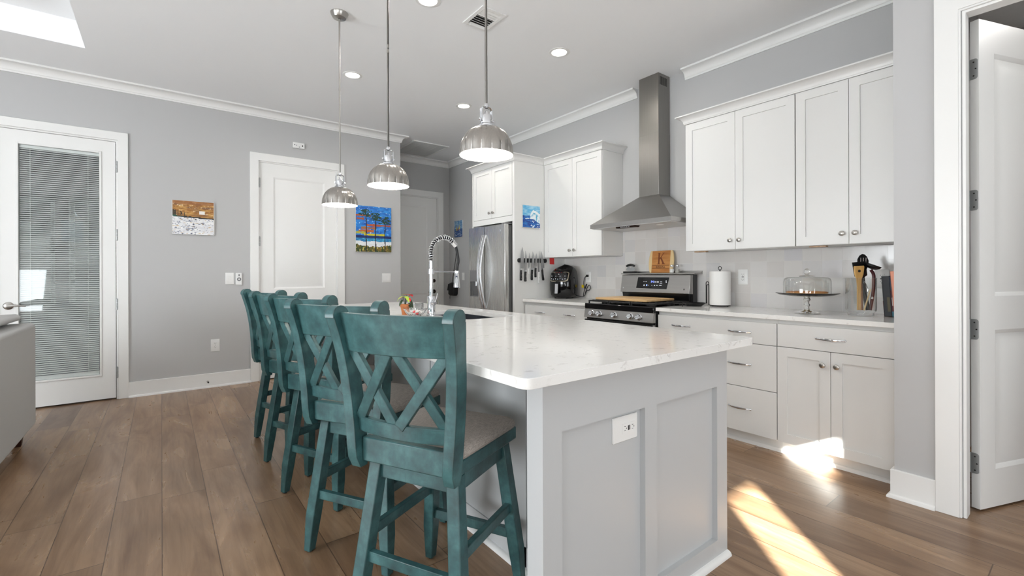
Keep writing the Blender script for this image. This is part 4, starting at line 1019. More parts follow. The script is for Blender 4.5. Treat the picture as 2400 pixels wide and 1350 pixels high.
# power cord with plug, bundled
xw = 3.800
cord = [(3.735, 3.685, ZT+0.03), (3.76, 3.66, ZT+0.022), (3.785, 3.635, ZT+0.018), (xw, 3.615, ZT+0.035), (xw, 3.600, ZT+0.075), (xw, 3.575, ZT+0.125), (xw, 3.548, ZT+0.150), (xw, 3.528, ZT+0.125), (xw, 3.545, ZT+0.095), (xw, 3.585, ZT+0.085), (xw-0.006, 3.612, ZT+0.030), (xw-0.006, 3.630, ZT+0.028), (xw-0.006, 3.618, ZT+0.08), (xw-0.006, 3.592, ZT+0.125), (xw-0.006, 3.575, ZT+0.160), (xw-0.006, 3.590, ZT+0.150), (xw-0.006, 3.606, ZT+0.110), (xw, 3.618, ZT+0.115), (xw, 3.630, ZT+0.165), (xw, 3.622, ZT+0.215), (xw, 3.602, ZT+0.245), (xw+0.002, 3.585, ZT+0.252)]
def smooth_path(P, n=5):
    P = [Vector(p) for p in P]; o = []
    for i in range(len(P)-1):
        a, b_, c_, d = P[max(i-1, 0)], P[i], P[i+1], P[min(i+2, len(P)-1)]
        for k in range(n):
            t = k/n; o.append(0.5*((2*b_)+(c_-a)*t+(2*a-5*b_+4*c_-d)*t*t+(3*b_-a-3*c_+d)*t**3))
    o.append(P[-1]); return o
cd = MB().tube(smooth_path(cord), 0.0042, 8).build('power_cord', RUBBER, af)
MB().box(xw-0.008, 3.565, ZT+0.240, 3.8135, 3.590, ZT+0.266).build('plug', BLACKP, cd, bevel=0.004)
MB().box(xw-0.012, 3.622, ZT+0.118, xw-0.009, 3.652, ZT+0.152, ).build('cord_tag', YELLOW, cd)
# ================================================================== COUNTER OBJECTS
# paper towels
px_, py_ = 3.705, 1.985
t = thing('paper_towel_holder', 'black wire paper towel holder carrying the white roll', 'holder', (px_, py_, ZT))
MB().lathe([(0, 0.004), (0.070, 0.004), (0.078, 0.006), (0.078, 0.011), (0, 0.012)], (px_, py_, ZT), 36).build('base', IRON, t)
m = MB()
for k in range(3): a = radians(30+120*k); m.sphere((px_+0.066*cos(a), py_+0.066*sin(a), ZT+0.0045), 0.0052, 8, 6)
m.build('foot', IRON, t)
m = MB().cyl((px_, py_, ZT+0.01), (px_, py_, ZT+0.305), 0.005, n=10).tube([(px_, py_+0.014*cos(a), ZT+0.318+0.014*sin(a)) for a in [radians(-90+30*k) for k in range(12)]], 0.003, 6, closed=True); m.build('rod', IRON, t)
m = MB(); ay = py_+0.092
for dx, h in ((-0.010, 0.205), (0.0, 0.18)):
    pts = [(px_-0.02+dx, ay-0.010, ZT+0.008), (px_-0.02+dx, ay-0.010, ZT+h-0.012)] + [(px_-0.02+dx, ay-0.010+0.012*(1-cos(a)), ZT+h-0.012+0.012*sin(a)) for a in [radians(18*k) for k in range(1, 11)]] + [(px_-0.02+dx, ay+0.014, ZT+0.02)]
    m.tube(pts, 0.0032, 7)
m.tube([(px_-0.02, ay-0.012, ZT+0.008), (px_, py_+0.07, ZT+0.008)], 0.004, 7); m.build('tension_arm', IRON, t)
t2 = thing('paper_towel_roll', 'full white paper towel roll standing on the black holder', 'paper towels', (px_, py_, ZT+0.013))
MB().lathe([(0.020, 0.0), (0.080, 0.0), (0.0815, 0.004), (0.0815, 0.275), (0.080, 0.279), (0.020, 0.279), (0.020, 0.0)], (px_, py_, ZT+0.013), 48).build('paper', PAPER, t2, ang=50)
MB().lathe([(0.0195, 0.0), (0.0195, 0.279), (0.018, 0.279), (0.018, 0.0), (0.0195, 0.0)], (px_, py_, ZT+0.013), 24).build('cardboard_core', mat('cardboard', (176, 140, 100), 0.8), t2)
# cake stand
kx, ky = 3.50, 1.262
t = thing('cake_stand', 'clear glass pedestal cake stand on the countertop under the dome', 'cake stand', (kx, ky, ZT))
MB().lathe([(0, 0.001), (0.076, 0.001), (0.078, 0.005), (0.060, 0.010), (0.022, 0.020), (0.014, 0.036), (0.013, 0.045), (0.018, 0.052), (0.019, 0.060), (0.014, 0.068), (0.014, 0.082), (0.020, 0.090), (0.022, 0.098), (0.016, 0.106), (0.022, 0.114)], (kx, ky, ZT), 40).build('pedestal', GLASSC, t, ang=60)
MB().lathe([(0, 0.114), (0.10, 0.116), (0.165, 0.126), (0.186, 0.137), (0.188, 0.139), (0.186, 0.141), (0.165, 0.131), (0.10, 0.1215), (0, 0.120)], (kx, ky, ZT), 56).build('plate', GLASSC, t, ang=60)
t = thing('cake_dome', 'clear glass dome with a ball knob covering the cake', 'cake dome', (kx, ky, ZT+0.128))
z0 = ZT+0.1315
DP = [(0.1395, 0.0), (0.1415, 0.0), (0.1415, 0.085), (0.136, 0.104), (0.120, 0.115), (0.06, 0.119), (0.0, 0.120)]
MB().lathe([(r-0.0025, z) for r, z in DP[1:-1]] + [(0.0, 0.1165)], (kx, ky, z0), 48).lathe(DP[1:], (kx, ky, z0), 48).build('dome', GLASS, t, ang=60)
MB().lathe([(0.045, 0.1195), (0.046, 0.124), (0.030, 0.128), (0.012, 0.131), (0.010, 0.136)], (kx, ky, z0), 32).sphere((kx, ky, z0+0.153), 0.020, 20, 12).build('knob', GLASSC, t, ang=60)
t = thing('cake', 'low golden brown cake on the glass plate under the dome', 'cake', (kx, ky, ZT+0.1215))
rr = random.Random(3); ph = [rr.uniform(0, 6.28) for _ in range(6)]
cm = lambda a, z: 1+0.02*sin(7*a+ph[0])+0.015*sin(13*a+ph[1])
MB().lathe([(0, 0.0), (0.112, 0.0), (0.118, 0.006), (0.119, 0.017), (0.110, 0.021), (0.08, 0.019), (0, 0.018)], (kx, ky, ZT+0.1218), 60, rmod=cm).build('cake_body', CREAM, t, ang=60)
MB().lathe([(0.086, 0.019), (0.111, 0.0215), (0.1205, 0.018), (0.1205, 0.022), (0.112, 0.027), (0.09, 0.025), (0.086, 0.019)], (kx, ky, ZT+0.1218), 60, rmod=cm).build('browned_crust', CAKE, t, ang=60)
# utensil jar
ux, uy = 3.53, 0.968
t = thing('utensil_jar', 'tall clear glass jar holding cooking utensils beside the books', 'jar', (ux, uy, ZT))
JP = [(0.0, 0.001), (0.066, 0.001), (0.070, 0.006), (0.068, 0.016), (0.066, 0.022), (0.080, 0.034), (0.082, 0.045), (0.082, 0.236), (0.084, 0.240)]
MB().lathe(JP + [(0.082, 0.243), (0.0795, 0.238), (0.0795, 0.047), (0.074, 0.036), (0.0, 0.034)], (ux, uy, ZT), 48).build('jar_body', GLASS, t, ang=60)
U0 = ZT+0.036
CU = Vector((ux, uy, 0)); RI = -rt.copy(); RI.z = 0; RI.normalize(); RI = -RI    # RI: to the right in the photo
FR = Vector((-fw.x, -fw.y, 0)).normalized()
def upt(r, f, z): return CU+RI*r+FR*f+Vector((0, 0, ZT+z))
def utensil(name, label, cat='utensil'): return thing(name, label, cat, upt(0, 0, 0.04), 'cooking utensils in the glass jar')
def flat_tool(mb, p0, p1, prof, th, face=FR):
    p0, p1 = Vector(p0), Vector(p1); d = (p1-p0); L = d.length; d.normalize(); n_ = (face-d*face.dot(d)).normalized(); s_ = n_.cross(d)
    a = [(w_, v) for v, w_ in prof]; poly = [(w_, v*L) for w_, v in a] + [(-w_, v*L) for w_, v in a[::-1]]
    return mb.prism(poly, -th/2, th/2, lambda u, v, t: tuple(p0+s_*u+d*v+n_*t))
t = utensil('wooden_turner', 'pale bamboo turner with a round hole, leftmost in the glass jar')
p0, p1 = upt(-0.030, 0.025, 0.040), upt(-0.044, 0.045, 0.318)
flat_tool(MB(), p0, p1, [(0.0, 0.012), (0.55, 0.0125), (0.70, 0.016), (0.80, 0.027), (0.97, 0.033), (1.0, 0.031)], 0.006).build('blade', BAMBOO, t, bevel=0.002)
d = (p1-p0).normalized(); hc = p0+d*(p1-p0).length*0.885
MB().lathe([(0, 0), (0.0085, 0), (0.0085, 0.0085), (0, 0.0086)], hc-FR*0.0043, 20, FR).build('hole', GAP, t)
t = utensil('wooden_spoon', 'brown wooden spoon standing right of the bamboo turner')
m = MB().tube([upt(-0.012, 0.028, 0.040), upt(-0.018, 0.030, 0.16), upt(-0.014, 0.020, 0.235)], [0.007, 0.007, 0.006], 10); m.sphere(upt(-0.012, 0.014, 0.262), 0.021, 14, 10, (1, 0.5, 1.5)); m.build('spoon_body', BROWNW, t)
t = utensil('black_turner', 'black flat turner with a wide square head behind the bamboo turner')
m = MB(); flat_tool(m, upt(0.008, -0.005, 0.240), upt(-0.002, -0.012, 0.345), [(0.0, 0.012), (0.15, 0.040), (1.0, 0.043)], 0.004)
m.tube([upt(0.022, 0.035, 0.040), upt(0.012, 0.01, 0.16), upt(0.008, -0.005, 0.245)], [0.013, 0.011, 0.008], 10); m.build('turner_body', BLACKP, t)
t = utensil('slotted_spoon', 'black slotted spoon with pale slots, tallest tool in the jar')
p0, p1 = upt(0.036, -0.030, 0.29), upt(0.052, -0.045, 0.395)
b = flat_tool(MB(), p0, p1, [(0.0, 0.012), (0.12, 0.026), (0.35, 0.036), (0.65, 0.036), (0.88, 0.024), (1.0, 0.008)], 0.005).tube([upt(0.028, 0.02, 0.040), p0], [0.008, 0.007], 8).build('spoon_body', BLACKP, t, bevel=0.0015)
m = MB()
for k in range(3):
    d = (p1-p0).normalized(); s_ = RI; a = p0+d*0.045+s_*(-0.017+0.017*k); q = a+d*0.038; n_ = FR
    m.bar(a+n_*0.003, q+n_*0.003, 0.004, 0.001, n_)
m.build('slot', mat('pale_slot', (206, 196, 190), 0.6), t)
t = utensil('ladle', 'black ladle bowl with a maroon handle, right side of the jar')
m = MB(); p = upt(0.056, 0.030, 0.315); m.lathe([(0.0, -0.020), (0.022, -0.016), (0.038, -0.004), (0.042, 0.010), (0.040, 0.010), (0.034, -0.002), (0.018, -0.013), (0, -0.016)], p, 24, (RI*0.35+Vector((0, 0, 1))+FR*0.25)); m.build('bowl', BLACKP, t)
MB().tube(smooth_path([upt(0.030, 0.046, 0.292), upt(0.044, 0.050, 0.26), upt(0.046, 0.048, 0.19), upt(0.036, 0.05, 0.12)]), [0.009]*16, 10).build('handle', MAROON, t)
MB().tube([upt(0.036, 0.05, 0.124), upt(0.034, 0.05, 0.110)], 0.0098, 12).build('ferrule', CHROME, t)
MB().tube([upt(0.034, 0.05, 0.11), upt(0.026, 0.045, 0.040)], [0.009, 0.007], 10).build('lower_handle', MAROON, t)
t = utensil('whisk', 'steel whisk leaning between the handles inside the jar')
m = MB()
for k in range(5):
    a = k*pi/5; m.tube(smooth_path([upt(0.018, 0.0, 0.10), upt(0.018+0.022*cos(a), 0.022*sin(a), 0.17), upt(0.016, 0, 0.225), upt(0.018-0.022*cos(a), -0.022*sin(a), 0.17), upt(0.018, 0, 0.10)]), 0.0012, 5)
m.build('wire_loops', CHROME, t); MB().tube([upt(0.020, 0.0, 0.10), upt(0.026, 0.02, 0.040)], 0.007, 10).build('handle', CHROME, t)
t = tag(MB().tube([upt(-0.026, 0.062, 0.041), upt(0.024, 0.050, 0.17)], [0.0045, 0.0035], 8).build('wooden_stick', CREAM), 'pale wooden stick slanting across the inside of the jar', 'utensil', 'cooking utensils in the glass jar')
# books
def book(name, label, y0, th, x0, h, lean_deg, spine, parts=(), dx=0.19):
    t = thing(name, label, 'book', (x0, y0, ZT), 'cookbooks at the end of the countertop')
    M_ = Matrix.Translation((x0, y0, ZT+0.0005+th*sin(radians(lean_deg)))) @ Matrix.Rotation(radians(-lean_deg), 4, 'X')
    m = MB().box(0, 0, 0, 0.003, th, h, M_).box(0, 0, 0, dx, 0.003, h, M_).box(0, th-0.003, 0, dx, th, h, M_)
    m.build('cover', spine, t, bevel=0.001)
    MB().box(0.0031, 0.0031, 0.003, dx-0.004, th-0.0031, h-0.003, M_).build('pages', PAPER, t, smooth=False)
    return t, M_
bk, M_ = book('cookbook', 'dark charcoal hardback cookbook, widest of the standing books', 0.826, 0.040, 3.605, 0.252, 3.4, CHARB)
MB().box(-0.0005, 0.006, 0.03, 0.0, 0.020, 0.12, M_).build('spine_print', mat('olive_spine_print', (104, 100, 78), 0.6), bk)
bk, M_ = book('cookbook', 'navy and maroon cookbook with a white title on its spine', 0.803, 0.020, 3.59, 0.250, 3.6, NAVY)
MB().box(-0.0006, 0.001, 0.035, 0.0, 0.019, 0.165, M_).build('maroon_band', mat('maroon_spine', (84, 24, 30), 0.5), bk)
MB().box(-0.0006, 0.001, 0.003, 0.0, 0.019, 0.034, M_).build('teal_band', TEALB, bk)
vs, fs = text_mesh('cookies', 0.0165, 0.0004)
MB().add([M_ @ Vector((-0.0009, 0.0095-v.y, 0.095-v.x)) for v in vs], fs).box(-0.0009, 0.007, 0.195, -0.0007, 0.012, 0.215, M_).build('spine_title', INKW, bk, smooth=False)
bk, M_ = book('cookbook', 'tall salmon pink cookbook with white script, nearest the wall end', 0.735, 0.058, 3.505, 0.283, 4.5, PINK)
vs, fs = text_mesh('Cooking With Love', 0.027, 0.0, 0.3)
MB().add([M_ @ Vector((-0.0008, 0.024-v.y, 0.148-v.x)) for v in vs], fs).build('spine_title', INKW, bk, smooth=False)
m = MB()
for (yy, zz, r_, tw) in ((0.016, 0.252, 0.016, 25), (0.008, 0.236, 0.012, -10)):
    lp = [(r_*cos(a)*1.0, r_*0.35*sin(a)) for a in [2*pi*k/14 for k in range(14)]]
    ct, st_ = cos(radians(tw)), sin(radians(tw)); m.prism([(yy+u*ct-v*st_, zz+u*st_+v*ct) for u, v in lp], 0.0002, 0.0008, lambda u, v, t_: tuple(M_ @ Vector((-t_, u, v))))
m.build('printed_leaf', LEAFD, bk)
bk, M_ = book('recipe_booklet', 'thin red booklet standing behind the charcoal cookbook', 0.872, 0.008, 3.66, 0.095, 4.0, mat('red_booklet', (150, 36, 44), 0.6), dx=0.12)

# ------------------------------------------------------------------ knives on the fridge panel
PY = 3.965
t = tag(MB().prism(rrect(3.105, 1.318, 3.530, 1.366, 0.022, 6), 0.0, 0.016, XZ(PY-0.0005, -1)).build('knife_rack', BLACKP, bevel=0.003), 'black magnetic knife strip on the white fridge end panel', 'knife rack')
def knife(label, x, tip, heel, end, w, hw, tilt, hmat, straight=False, flip=1):
    k_ = thing('kitchen_knife', label, 'knife', (x, PY-0.018, heel), 'knives on the magnetic strip')
    M_ = Matrix.Translation((x, PY-0.0175, heel)) @ Matrix.Rotation(radians(tilt), 4, 'Y')
    L_ = tip-heel; mp = lambda u, v, t: tuple(M_ @ Vector((u*flip, -t, v)))
    P = [(-w*0.45, 0.0), (w*0.55, 0.0), (w*0.55, 0.05*L_), (w*0.52, 0.45*L_), (w*0.35, 0.75*L_), (w*0.02 if not straight else -w*0.3, L_), (-w*0.28, 0.80*L_), (-w*0.45, 0.4*L_)]
    MB().prism(P, 0.0, 0.0022, mp).build('blade', BLADE, k_)
    H_ = heel-end
    MB().prism([(-w*0.45, 0.001), (-w*0.45+hw*0.7, 0.001), (-w*0.45+hw*0.7, -0.018), (-w*0.45, -0.018)], -0.003, 0.005, mp).build('bolster', CHROME, k_)
    h = MB().prism([(-w*0.46, -0.018), (-w*0.46+hw, -0.018), (-w*0.46+hw*0.9, -H_*0.5), (-w*0.46+hw*1.15, -H_*0.93), (-w*0.46+hw*0.8, -H_), (-w*0.46, -H_*0.98)], -0.007, 0.010, mp).build('handle', hmat, k_, bevel=0.003)
    m = MB()
    for q in (0.3, 0.55, 0.82): m.lathe([(0, 0), (0.0028, 0), (0.0028, 0.001), (0, 0.0012)], mp(-w*0.46+hw*0.5, -H_*q, 0.010), 8, (0, -1, 0))
    m.build('rivet', CHROME, k_)
KW = mat('white_knife_handle', (232, 232, 230), 0.35)
knife("long chef's knife with black handle, leftmost on the strip", 3.158, 1.488, 1.252, 1.118, 0.046, 0.020, 2, BLACKP)
knife('narrow slicing knife with black riveted handle, second from left on the strip', 3.210, 1.448, 1.236, 1.106, 0.026, 0.022, 2, BLACKP, True)
knife('small paring knife with white handle, third from left on the strip', 3.258, 1.428, 1.270, 1.190, 0.016, 0.015, 3, KW, True)
knife('broad kitchen knife with black handle, fourth from left on the strip', 3.312, 1.442, 1.256, 1.120, 0.036, 0.020, 4, BLACKP, True)
knife('short utility knife with black handle, fifth from left on the strip', 3.362, 1.424, 1.276, 1.152, 0.032, 0.018, 2, BLACKP)
knife('thin boning knife with white handle, sixth from left on the strip', 3.402, 1.452, 1.234, 1.086, 0.016, 0.020, 3, KW, True)
knife("tilted santoku knife with black handle, rightmost on the strip", 3.462, 1.452, 1.258, 1.116, 0.044, 0.020, -7, BLACKP)
# red note under the left wall cabinet
tag(MB().prism([(3.585, 1.305), (3.655, 1.302), (3.652, 1.375), (3.582, 1.376)], 0.0, 0.0012, XZ(PY-0.002, -1)).build('red_note', REDN), 'small red paper note on the end panel under the left wall cabinet', 'note')

# ================================================================== PAINTINGS
def h2(i, j, s=0):
    n = (i*374761393+j*668265263+s*982451653) & 0xffffffff; n = ((n ^ (n >> 13))*1274126177) & 0xffffffff; return ((n ^ (n >> 16)) & 0xffff)/65535.0
def vnoise(x, y, s=0):
    i, j = math.floor(x), math.floor(y); f, g = x-i, y-j; f = f*f*(3-2*f); g = g*g*(3-2*g)
    return (h2(i, j, s)*(1-f)+h2(i+1, j, s)*f)*(1-g)+(h2(i, j+1, s)*(1-f)+h2(i+1, j+1, s)*f)*g
def fbm(x, y, s=0): return 0.55*vnoise(x, y, s)+0.3*vnoise(x*2.1, y*2.1, s+1)+0.15*vnoise(x*4.3, y*4.3, s+2)
def mixc(a, b, t): t = max(0, min(1, t)); return tuple(p+(q-p)*t for p, q in zip(a, b))
def painting(name, label, mp, w, h, fn, nx, ny, depth=0.018):
    t = thing(name, label, 'painting', mp(0, 0, 0))
    MB().prism([(-w/2, -h/2), (w/2, -h/2), (w/2, h/2), (-w/2, h/2)], 0.0008, depth, mp).build('canvas', CANVAS, t, bevel=0.002)
    vs, fs, cs = [], [], []
    for j in range(ny+1):
        for i in range(nx+1): vs.append(mp(-w/2+w*i/nx, -h/2+h*j/ny, depth+0.0004))
    for j in range(ny):
        for i in range(nx):
            a = j*(nx+1)+i; fs.append((a, a+1, a+nx+2, a+nx+1)); cs.append(lin(fn((i+0.5)/nx, (j+0.5)/ny)))
    m = MB(); m.add(vs, fs); m.build('painted_surface', PAINTM, t, smooth=False, colors=cs)
def p_river(u, v):
    n = fbm(u*9, v*26, 1); n2 = fbm(u*22, v*60, 5); edge = 0.545-0.05*u+0.012*(vnoise(u*14, 1, 3)-.5)
    if u < 0.015 or u > 0.985: return (216, 214, 210)
    if v > edge+0.018:
        c = mixc((150, 98, 44), (206, 160, 84), (n-0.3)*2.2); c = mixc(c, (120, 84, 60), (fbm(u*5, v*16, 9)-0.52)*4)
        if n2 > 0.62: c = mixc(c, (240, 222, 190), (n2-0.62)*5)
        if abs(u-0.70) < 0.06 and abs(v-0.665) < 0.045: c = (238, 236, 230)
        if v > 0.90: c = mixc(c, (148, 94, 60), 0.6)
        if u < 0.36 and edge+0.02 < v < 0.74-0.3*u: c = mixc(c, (30, 30, 22), 0.75 if vnoise(u*60, v*3, 11) > 0.55 else 0.05)
        return c
    if v > edge-0.022: return mixc((24, 30, 34), (40, 90, 76), 1.2-4*u)
    c = mixc((222, 223, 226), (246, 246, 246), (n-0.3)*2)
    if n2 < 0.40-0.05*u: c = mixc(c, (88, 96, 118), (0.42-n2)*7)
    if fbm(u*14, v*50, 21) > 0.70: c = mixc(c, (190, 150, 90), 0.5)
    return c
def p_pines(u, v):
    n = fbm(u*7, v*20, 2); n2 = fbm(u*20, v*50, 4)
    if v > 0.35:
        c = mixc((18, 92, 186), (52, 150, 226), (n-0.25)*2)
        if n2 > 0.66: c = mixc(c, (220, 236, 246), (n2-0.66)*6)
        for (vc, hh, ua, ub, col) in ((0.79, 0.016, 0.0, 0.42, (196, 86, 34)), (0.72, 0.02, 0.02, 0.22, (190, 84, 40)), (0.585, 0.022, 0.30, 0.98, (206, 82, 26)), (0.52, 0.022, 0.14, 0.55, (184, 100, 34)), (0.455, 0.025, 0.08, 0.50, (206, 98, 30)), (0.415, 0.02, 0.0, 0.30, (196, 180, 48)), (0.376, 0.018, 0.22, 0.80, (226, 206, 20))):
            if ua < u < ub and abs(v-vc) < hh*(0.5+vnoise(u*16, vc*40, 6)): c = mixc(c, col, 0.9)
    elif v > 0.30: c = mixc((10, 26, 84), (20, 60, 130), n)
    elif v > 0.225+0.02*(vnoise(u*9, 3, 8)-.5): c = mixc((22, 110, 176), (96, 190, 210), (n2-0.3)*2)
    elif v > 0.115+0.05*(2*u-1)**2+0.03*(vnoise(u*24, 5, 9)-0.5): c = mixc((224, 226, 230), (250, 250, 250), n)
    else:
        c = mixc((30, 62, 28), (150, 112, 40), (fbm(u*26, v*16, 13)-0.3)*2.2)
        if vnoise(u*46, v*22, 15) > 0.82: c = (216, 206, 120)
    for uc, top, tw in ((0.285, 0.90, 1.0), (0.545, 0.83, 0.9), (0.815, 0.76, 0.9)):
        if v < top-0.02 and abs(u-uc-0.006*sin(v*14)) < 0.013: c = (30, 24, 30)
        dv, du = v-(top-0.055), u-uc
        if abs(dv) < 0.085 and abs(du) < 0.15*tw*(0.35+1.1*abs(sin((v*41+uc*9)))) * (1.0-0.5*max(0, dv)/0.085) and fbm(u*30, v*30, 17) > 0.36: c = mixc((14, 44, 38), (34, 84, 62), n2)
    return c
def p_wave(u, v):
    n = fbm(u*6, v*22, 3); n2 = fbm(u*18, v*24, 7); n3 = fbm(u*26, v*9, 12)
    if v > 0.535: c = mixc((92, 178, 224), (170, 216, 238), (n-0.25)*2)
    else: c = mixc((14, 60, 140), (40, 120, 196), (n-0.3)*2.4)
    cr = 0.54+0.27*sin(pi*min(0.5, max(0.0, (u-0.40)/0.50))) if u < 0.65 else 0.81-0.55*(u-0.65)**1.2
    lo = 0.40-0.5*max(0, u-0.6)
    if u > 0.42 and lo < v < cr+0.05*(n2-0.5):
        k = (n3-0.46)*5 if v < cr-0.12 else (n2-0.80)*4
        c = mixc((240, 246, 248), (70, 168, 206), k)
    if 0.14 < u < 0.66 and abs(v-0.40-0.10*(u-0.2)) < 0.055*n2*(0.4+u): c = mixc(c, (240, 246, 248), 0.92)
    if v < 0.33 and u > 0.45 and n2 > 0.60: c = (226, 240, 246)
    return c
def p_boats(u, v):
    n = fbm(u*6, v*14, 31); n2 = fbm(u*18, v*18, 33)
    c = mixc((60, 112, 168), (150, 182, 204), (n-0.2)*2) if v > 0.5 else mixc((16, 44, 100), (52, 110, 172), (n2-0.25)*2)
    for uc, vb, hh, col in ((0.30, 0.42, 0.30, (206, 176, 40)), (0.62, 0.46, 0.34, (222, 200, 90)), (0.48, 0.40, 0.26, (150, 50, 50))):
        if vb < v < vb+hh and abs(u-uc) < 0.09*(1-(v-vb)/hh): c = mixc(c, col, 0.85)
    if v < 0.42 and n2 > 0.66: c = (216, 224, 226)
    return c
painting('river_painting', 'small canvas of gold sky over a white textured river, left of the closed door', lambda u, v, t: (0.2685+u, YF-t, 1.785+v), 0.365, 0.345, p_river, 60, 60)
painting('pine_painting', 'bright blue seaside painting of three tall dark pines', lambda u, v, t: (2.185+u, YF-t, 1.777+v), 0.468, 0.585, p_pines, 90, 110, 0.03)
painting('wave_painting', 'small canvas of a breaking blue and white wave on the fridge end panel', lambda u, v, t: (3.297+u, PY-t, 1.833+v), 0.252, 0.245, p_wave, 56, 56)
painting('sailboat_painting', 'little blue sailboat painting on the dim hall wall', lambda u, v, t: (XK-t, 6.405-u, 1.925+v), 0.25, 0.265, p_boats, 40, 44)
# ================================================================== ON THE ISLAND
fx, fy = 1.421, 2.740
t = thing('kitchen_faucet', 'tall chrome spring faucet behind the island sink', 'faucet', (fx, fy, ZT))
MB().lathe([(0, 0.0), (0.034, 0.0), (0.034, 0.006), (0.027, 0.010), (0.0265, 0.125), (0.024, 0.130), (0, 0.131)], (fx, fy, ZT), 32).build('body', CHROME, t)
MB().cyl((fx, fy, ZT+0.12), (fx, fy, ZT+0.362), 0.0135, n=24).lathe([(0.0135, 0.275), (0.0215, 0.278), (0.0215, 0.308), (0.0135, 0.311)], (fx, fy, ZT), 28).build('riser', CHROME, t)
h = MB().cyl((fx, fy-0.02, ZT+0.085), (fx+0.004, fy-0.048, ZT+0.088), 0.016, 0.014, 20).build('valve', CHROME, t)
MB().tube([(fx+0.004, fy-0.046, ZT+0.092), (fx+0.010, fy-0.056, ZT+0.120), (fx+0.014, fy-0.062, ZT+0.150)], [0.006, 0.005, 0.0055], 10).build('lever', CHROME, h)
R_ = 0.098; zt_ = ZT+0.405
arc = [Vector((fx, fy, ZT+0.36))] + [Vector((fx+R_-R_*cos(a), fy, zt_+0.015+1.05*R_*sin(a))) for a in [radians(8*k) for k in range(0, 18)]]
MB().tube(arc, 0.0095, 12).build('hose', RUBBER, t)
# coil spring round the hose
L_ = [0]
for a, b in zip(arc[:-1], arc[1:]): L_.append(L_[-1]+(b-a).length)
def along(s):
    for i in range(len(arc)-1):
        if s <= L_[i+1]: f = (s-L_[i])/(L_[i+1]-L_[i]); return arc[i].lerp(arc[i+1], f), (arc[i+1]-arc[i]).normalized()
    return arc[-1], (arc[-1]-arc[-2]).normalized()
N = 19; sp = []
for k in range(N*14+1):
    p, d = along(L_[-1]*k/(N*14)); n_ = Vector((0, 1, 0)); b_ = d.cross(n_); a = 2*pi*k/14
    sp.append(p+n_*(0.0165*cos(a))+b_*(0.0165*sin(a)))
MB().tube(sp, 0.0026, 6).build('coil_spring', CHROME, t)
pe, de = along(L_[-1]); 
MB().cyl(pe-de*0.004, pe+de*0.030, 0.0175, n=24).build('end_collar', CHROME, t)
hx = fx+0.197
MB().tube(smooth_path([pe+de*0.028, Vector((hx+0.012, fy, ZT+0.375)), Vector((hx+0.004, fy, ZT+0.33)), Vector((hx, fy, ZT+0.295))]), 0.0085, 12).build('spray_hose', RUBBER, t)
s_ = MB().lathe([(0, 0.0), (0.020, 0.0), (0.0235, 0.004), (0.0225, 0.02), (0.0175, 0.075), (0.0155, 0.085), (0.0155, 0.115), (0.012, 0.118), (0, 0.119)], (hx, fy, ZT+0.182), 28).build('spray_head', CHROME, t)
cd_ = Vector((-fw.x, -fw.y, 0)).normalized(); q = Vector((hx, fy, ZT+0.182))
for zz, hh in ((0.047, 0.022), (0.077, 0.008)):
    p = q+cd_*0.0205+Vector((0, 0, zz)); sdv = Vector((cd_.y, -cd_.x, 0))
    MB().add([p-sdv*0.006-Vector((0, 0, hh/2)), p+sdv*0.006-Vector((0, 0, hh/2)), p+sdv*0.006+Vector((0, 0, hh/2))-cd_*0.003, p-sdv*0.006+Vector((0, 0, hh/2))-cd_*0.003, *[v-cd_*0.008 for v in (p-sdv*0.006-Vector((0, 0, hh/2)), p+sdv*0.006-Vector((0, 0, hh/2)), p+sdv*0.006+Vector((0, 0, hh/2)), p-sdv*0.006+Vector((0, 0, hh/2)))]], [(0, 1, 2, 3), (4, 5, 6, 7), (0, 1, 5, 4), (2, 3, 7, 6), (1, 2, 6, 5), (3, 0, 4, 7)]).build('spray_button', NAVY, s_)
MB().tube([(fx+0.02, fy, ZT+0.293), (hx-0.012, fy, ZT+0.290)], 0.0055, 10).lathe([(0.0165, 0), (0.0195, 0.001), (0.0195, 0.014), (0.0165, 0.015)], (hx, fy, ZT+0.282), 24).build('holder_arm', CHROME, t)
# little potted poinsettia
ppx, ppy = 1.322, 2.93
t = thing('potted_plant', 'tiny terracotta pot with lime leaves and red petals on the island', 'plant', (ppx, ppy, ZT))
MB().lathe([(0, 0.0), (0.020, 0.0), (0.030, 0.052), (0.0335, 0.053), (0.0355, 0.072), (0.032, 0.072), (0.030, 0.056), (0.0, 0.054)], (ppx, ppy, ZT), 32, ).build('pot', TERRA, t)
MB().lathe([(0, 0.062), (0.0315, 0.060)], (ppx, ppy, ZT), 24).build('soil', SOIL, t)
def leaf(mb, base, direction, L, w, droop=0.25):
    d = Vector(direction).normalized(); s_ = d.cross(Vector((0, 0, 1))).normalized(); n_ = s_.cross(d); rows = []
    for k in range(7):
        u = k/6; ww = w*sin(pi*min(1, 0.08+u*0.92))**0.8*0.5; p = base+d*(L*u)-Vector((0, 0, 1))*(droop*L*u*u)
        rows.append([p-s_*ww+n_*0.15*ww, p-n_*0.1*ww, p+s_*ww+n_*0.15*ww, p-n_*(0.1*ww+0.0012)])
    return mb.loft(rows)
bs = Vector((ppx, ppy, ZT+0.060)); Lf = -RI
stem = MB()
tops = [bs+Lf*0.016+Vector((0, 0, 0.062)), bs+RI*0.012+Vector((0, 0, 0.075)), bs+RI*0.030+Vector((0, 0, 0.070)), bs+RI*0.004+FR*0.01+Vector((0, 0, 0.066))]
for tp in tops: stem.tube(smooth_path([bs, bs.lerp(tp, 0.5)+Vector((0, 0, 0.008)), tp], 4), 0.0016, 6)
stem.build('stem', LEAFD, t)
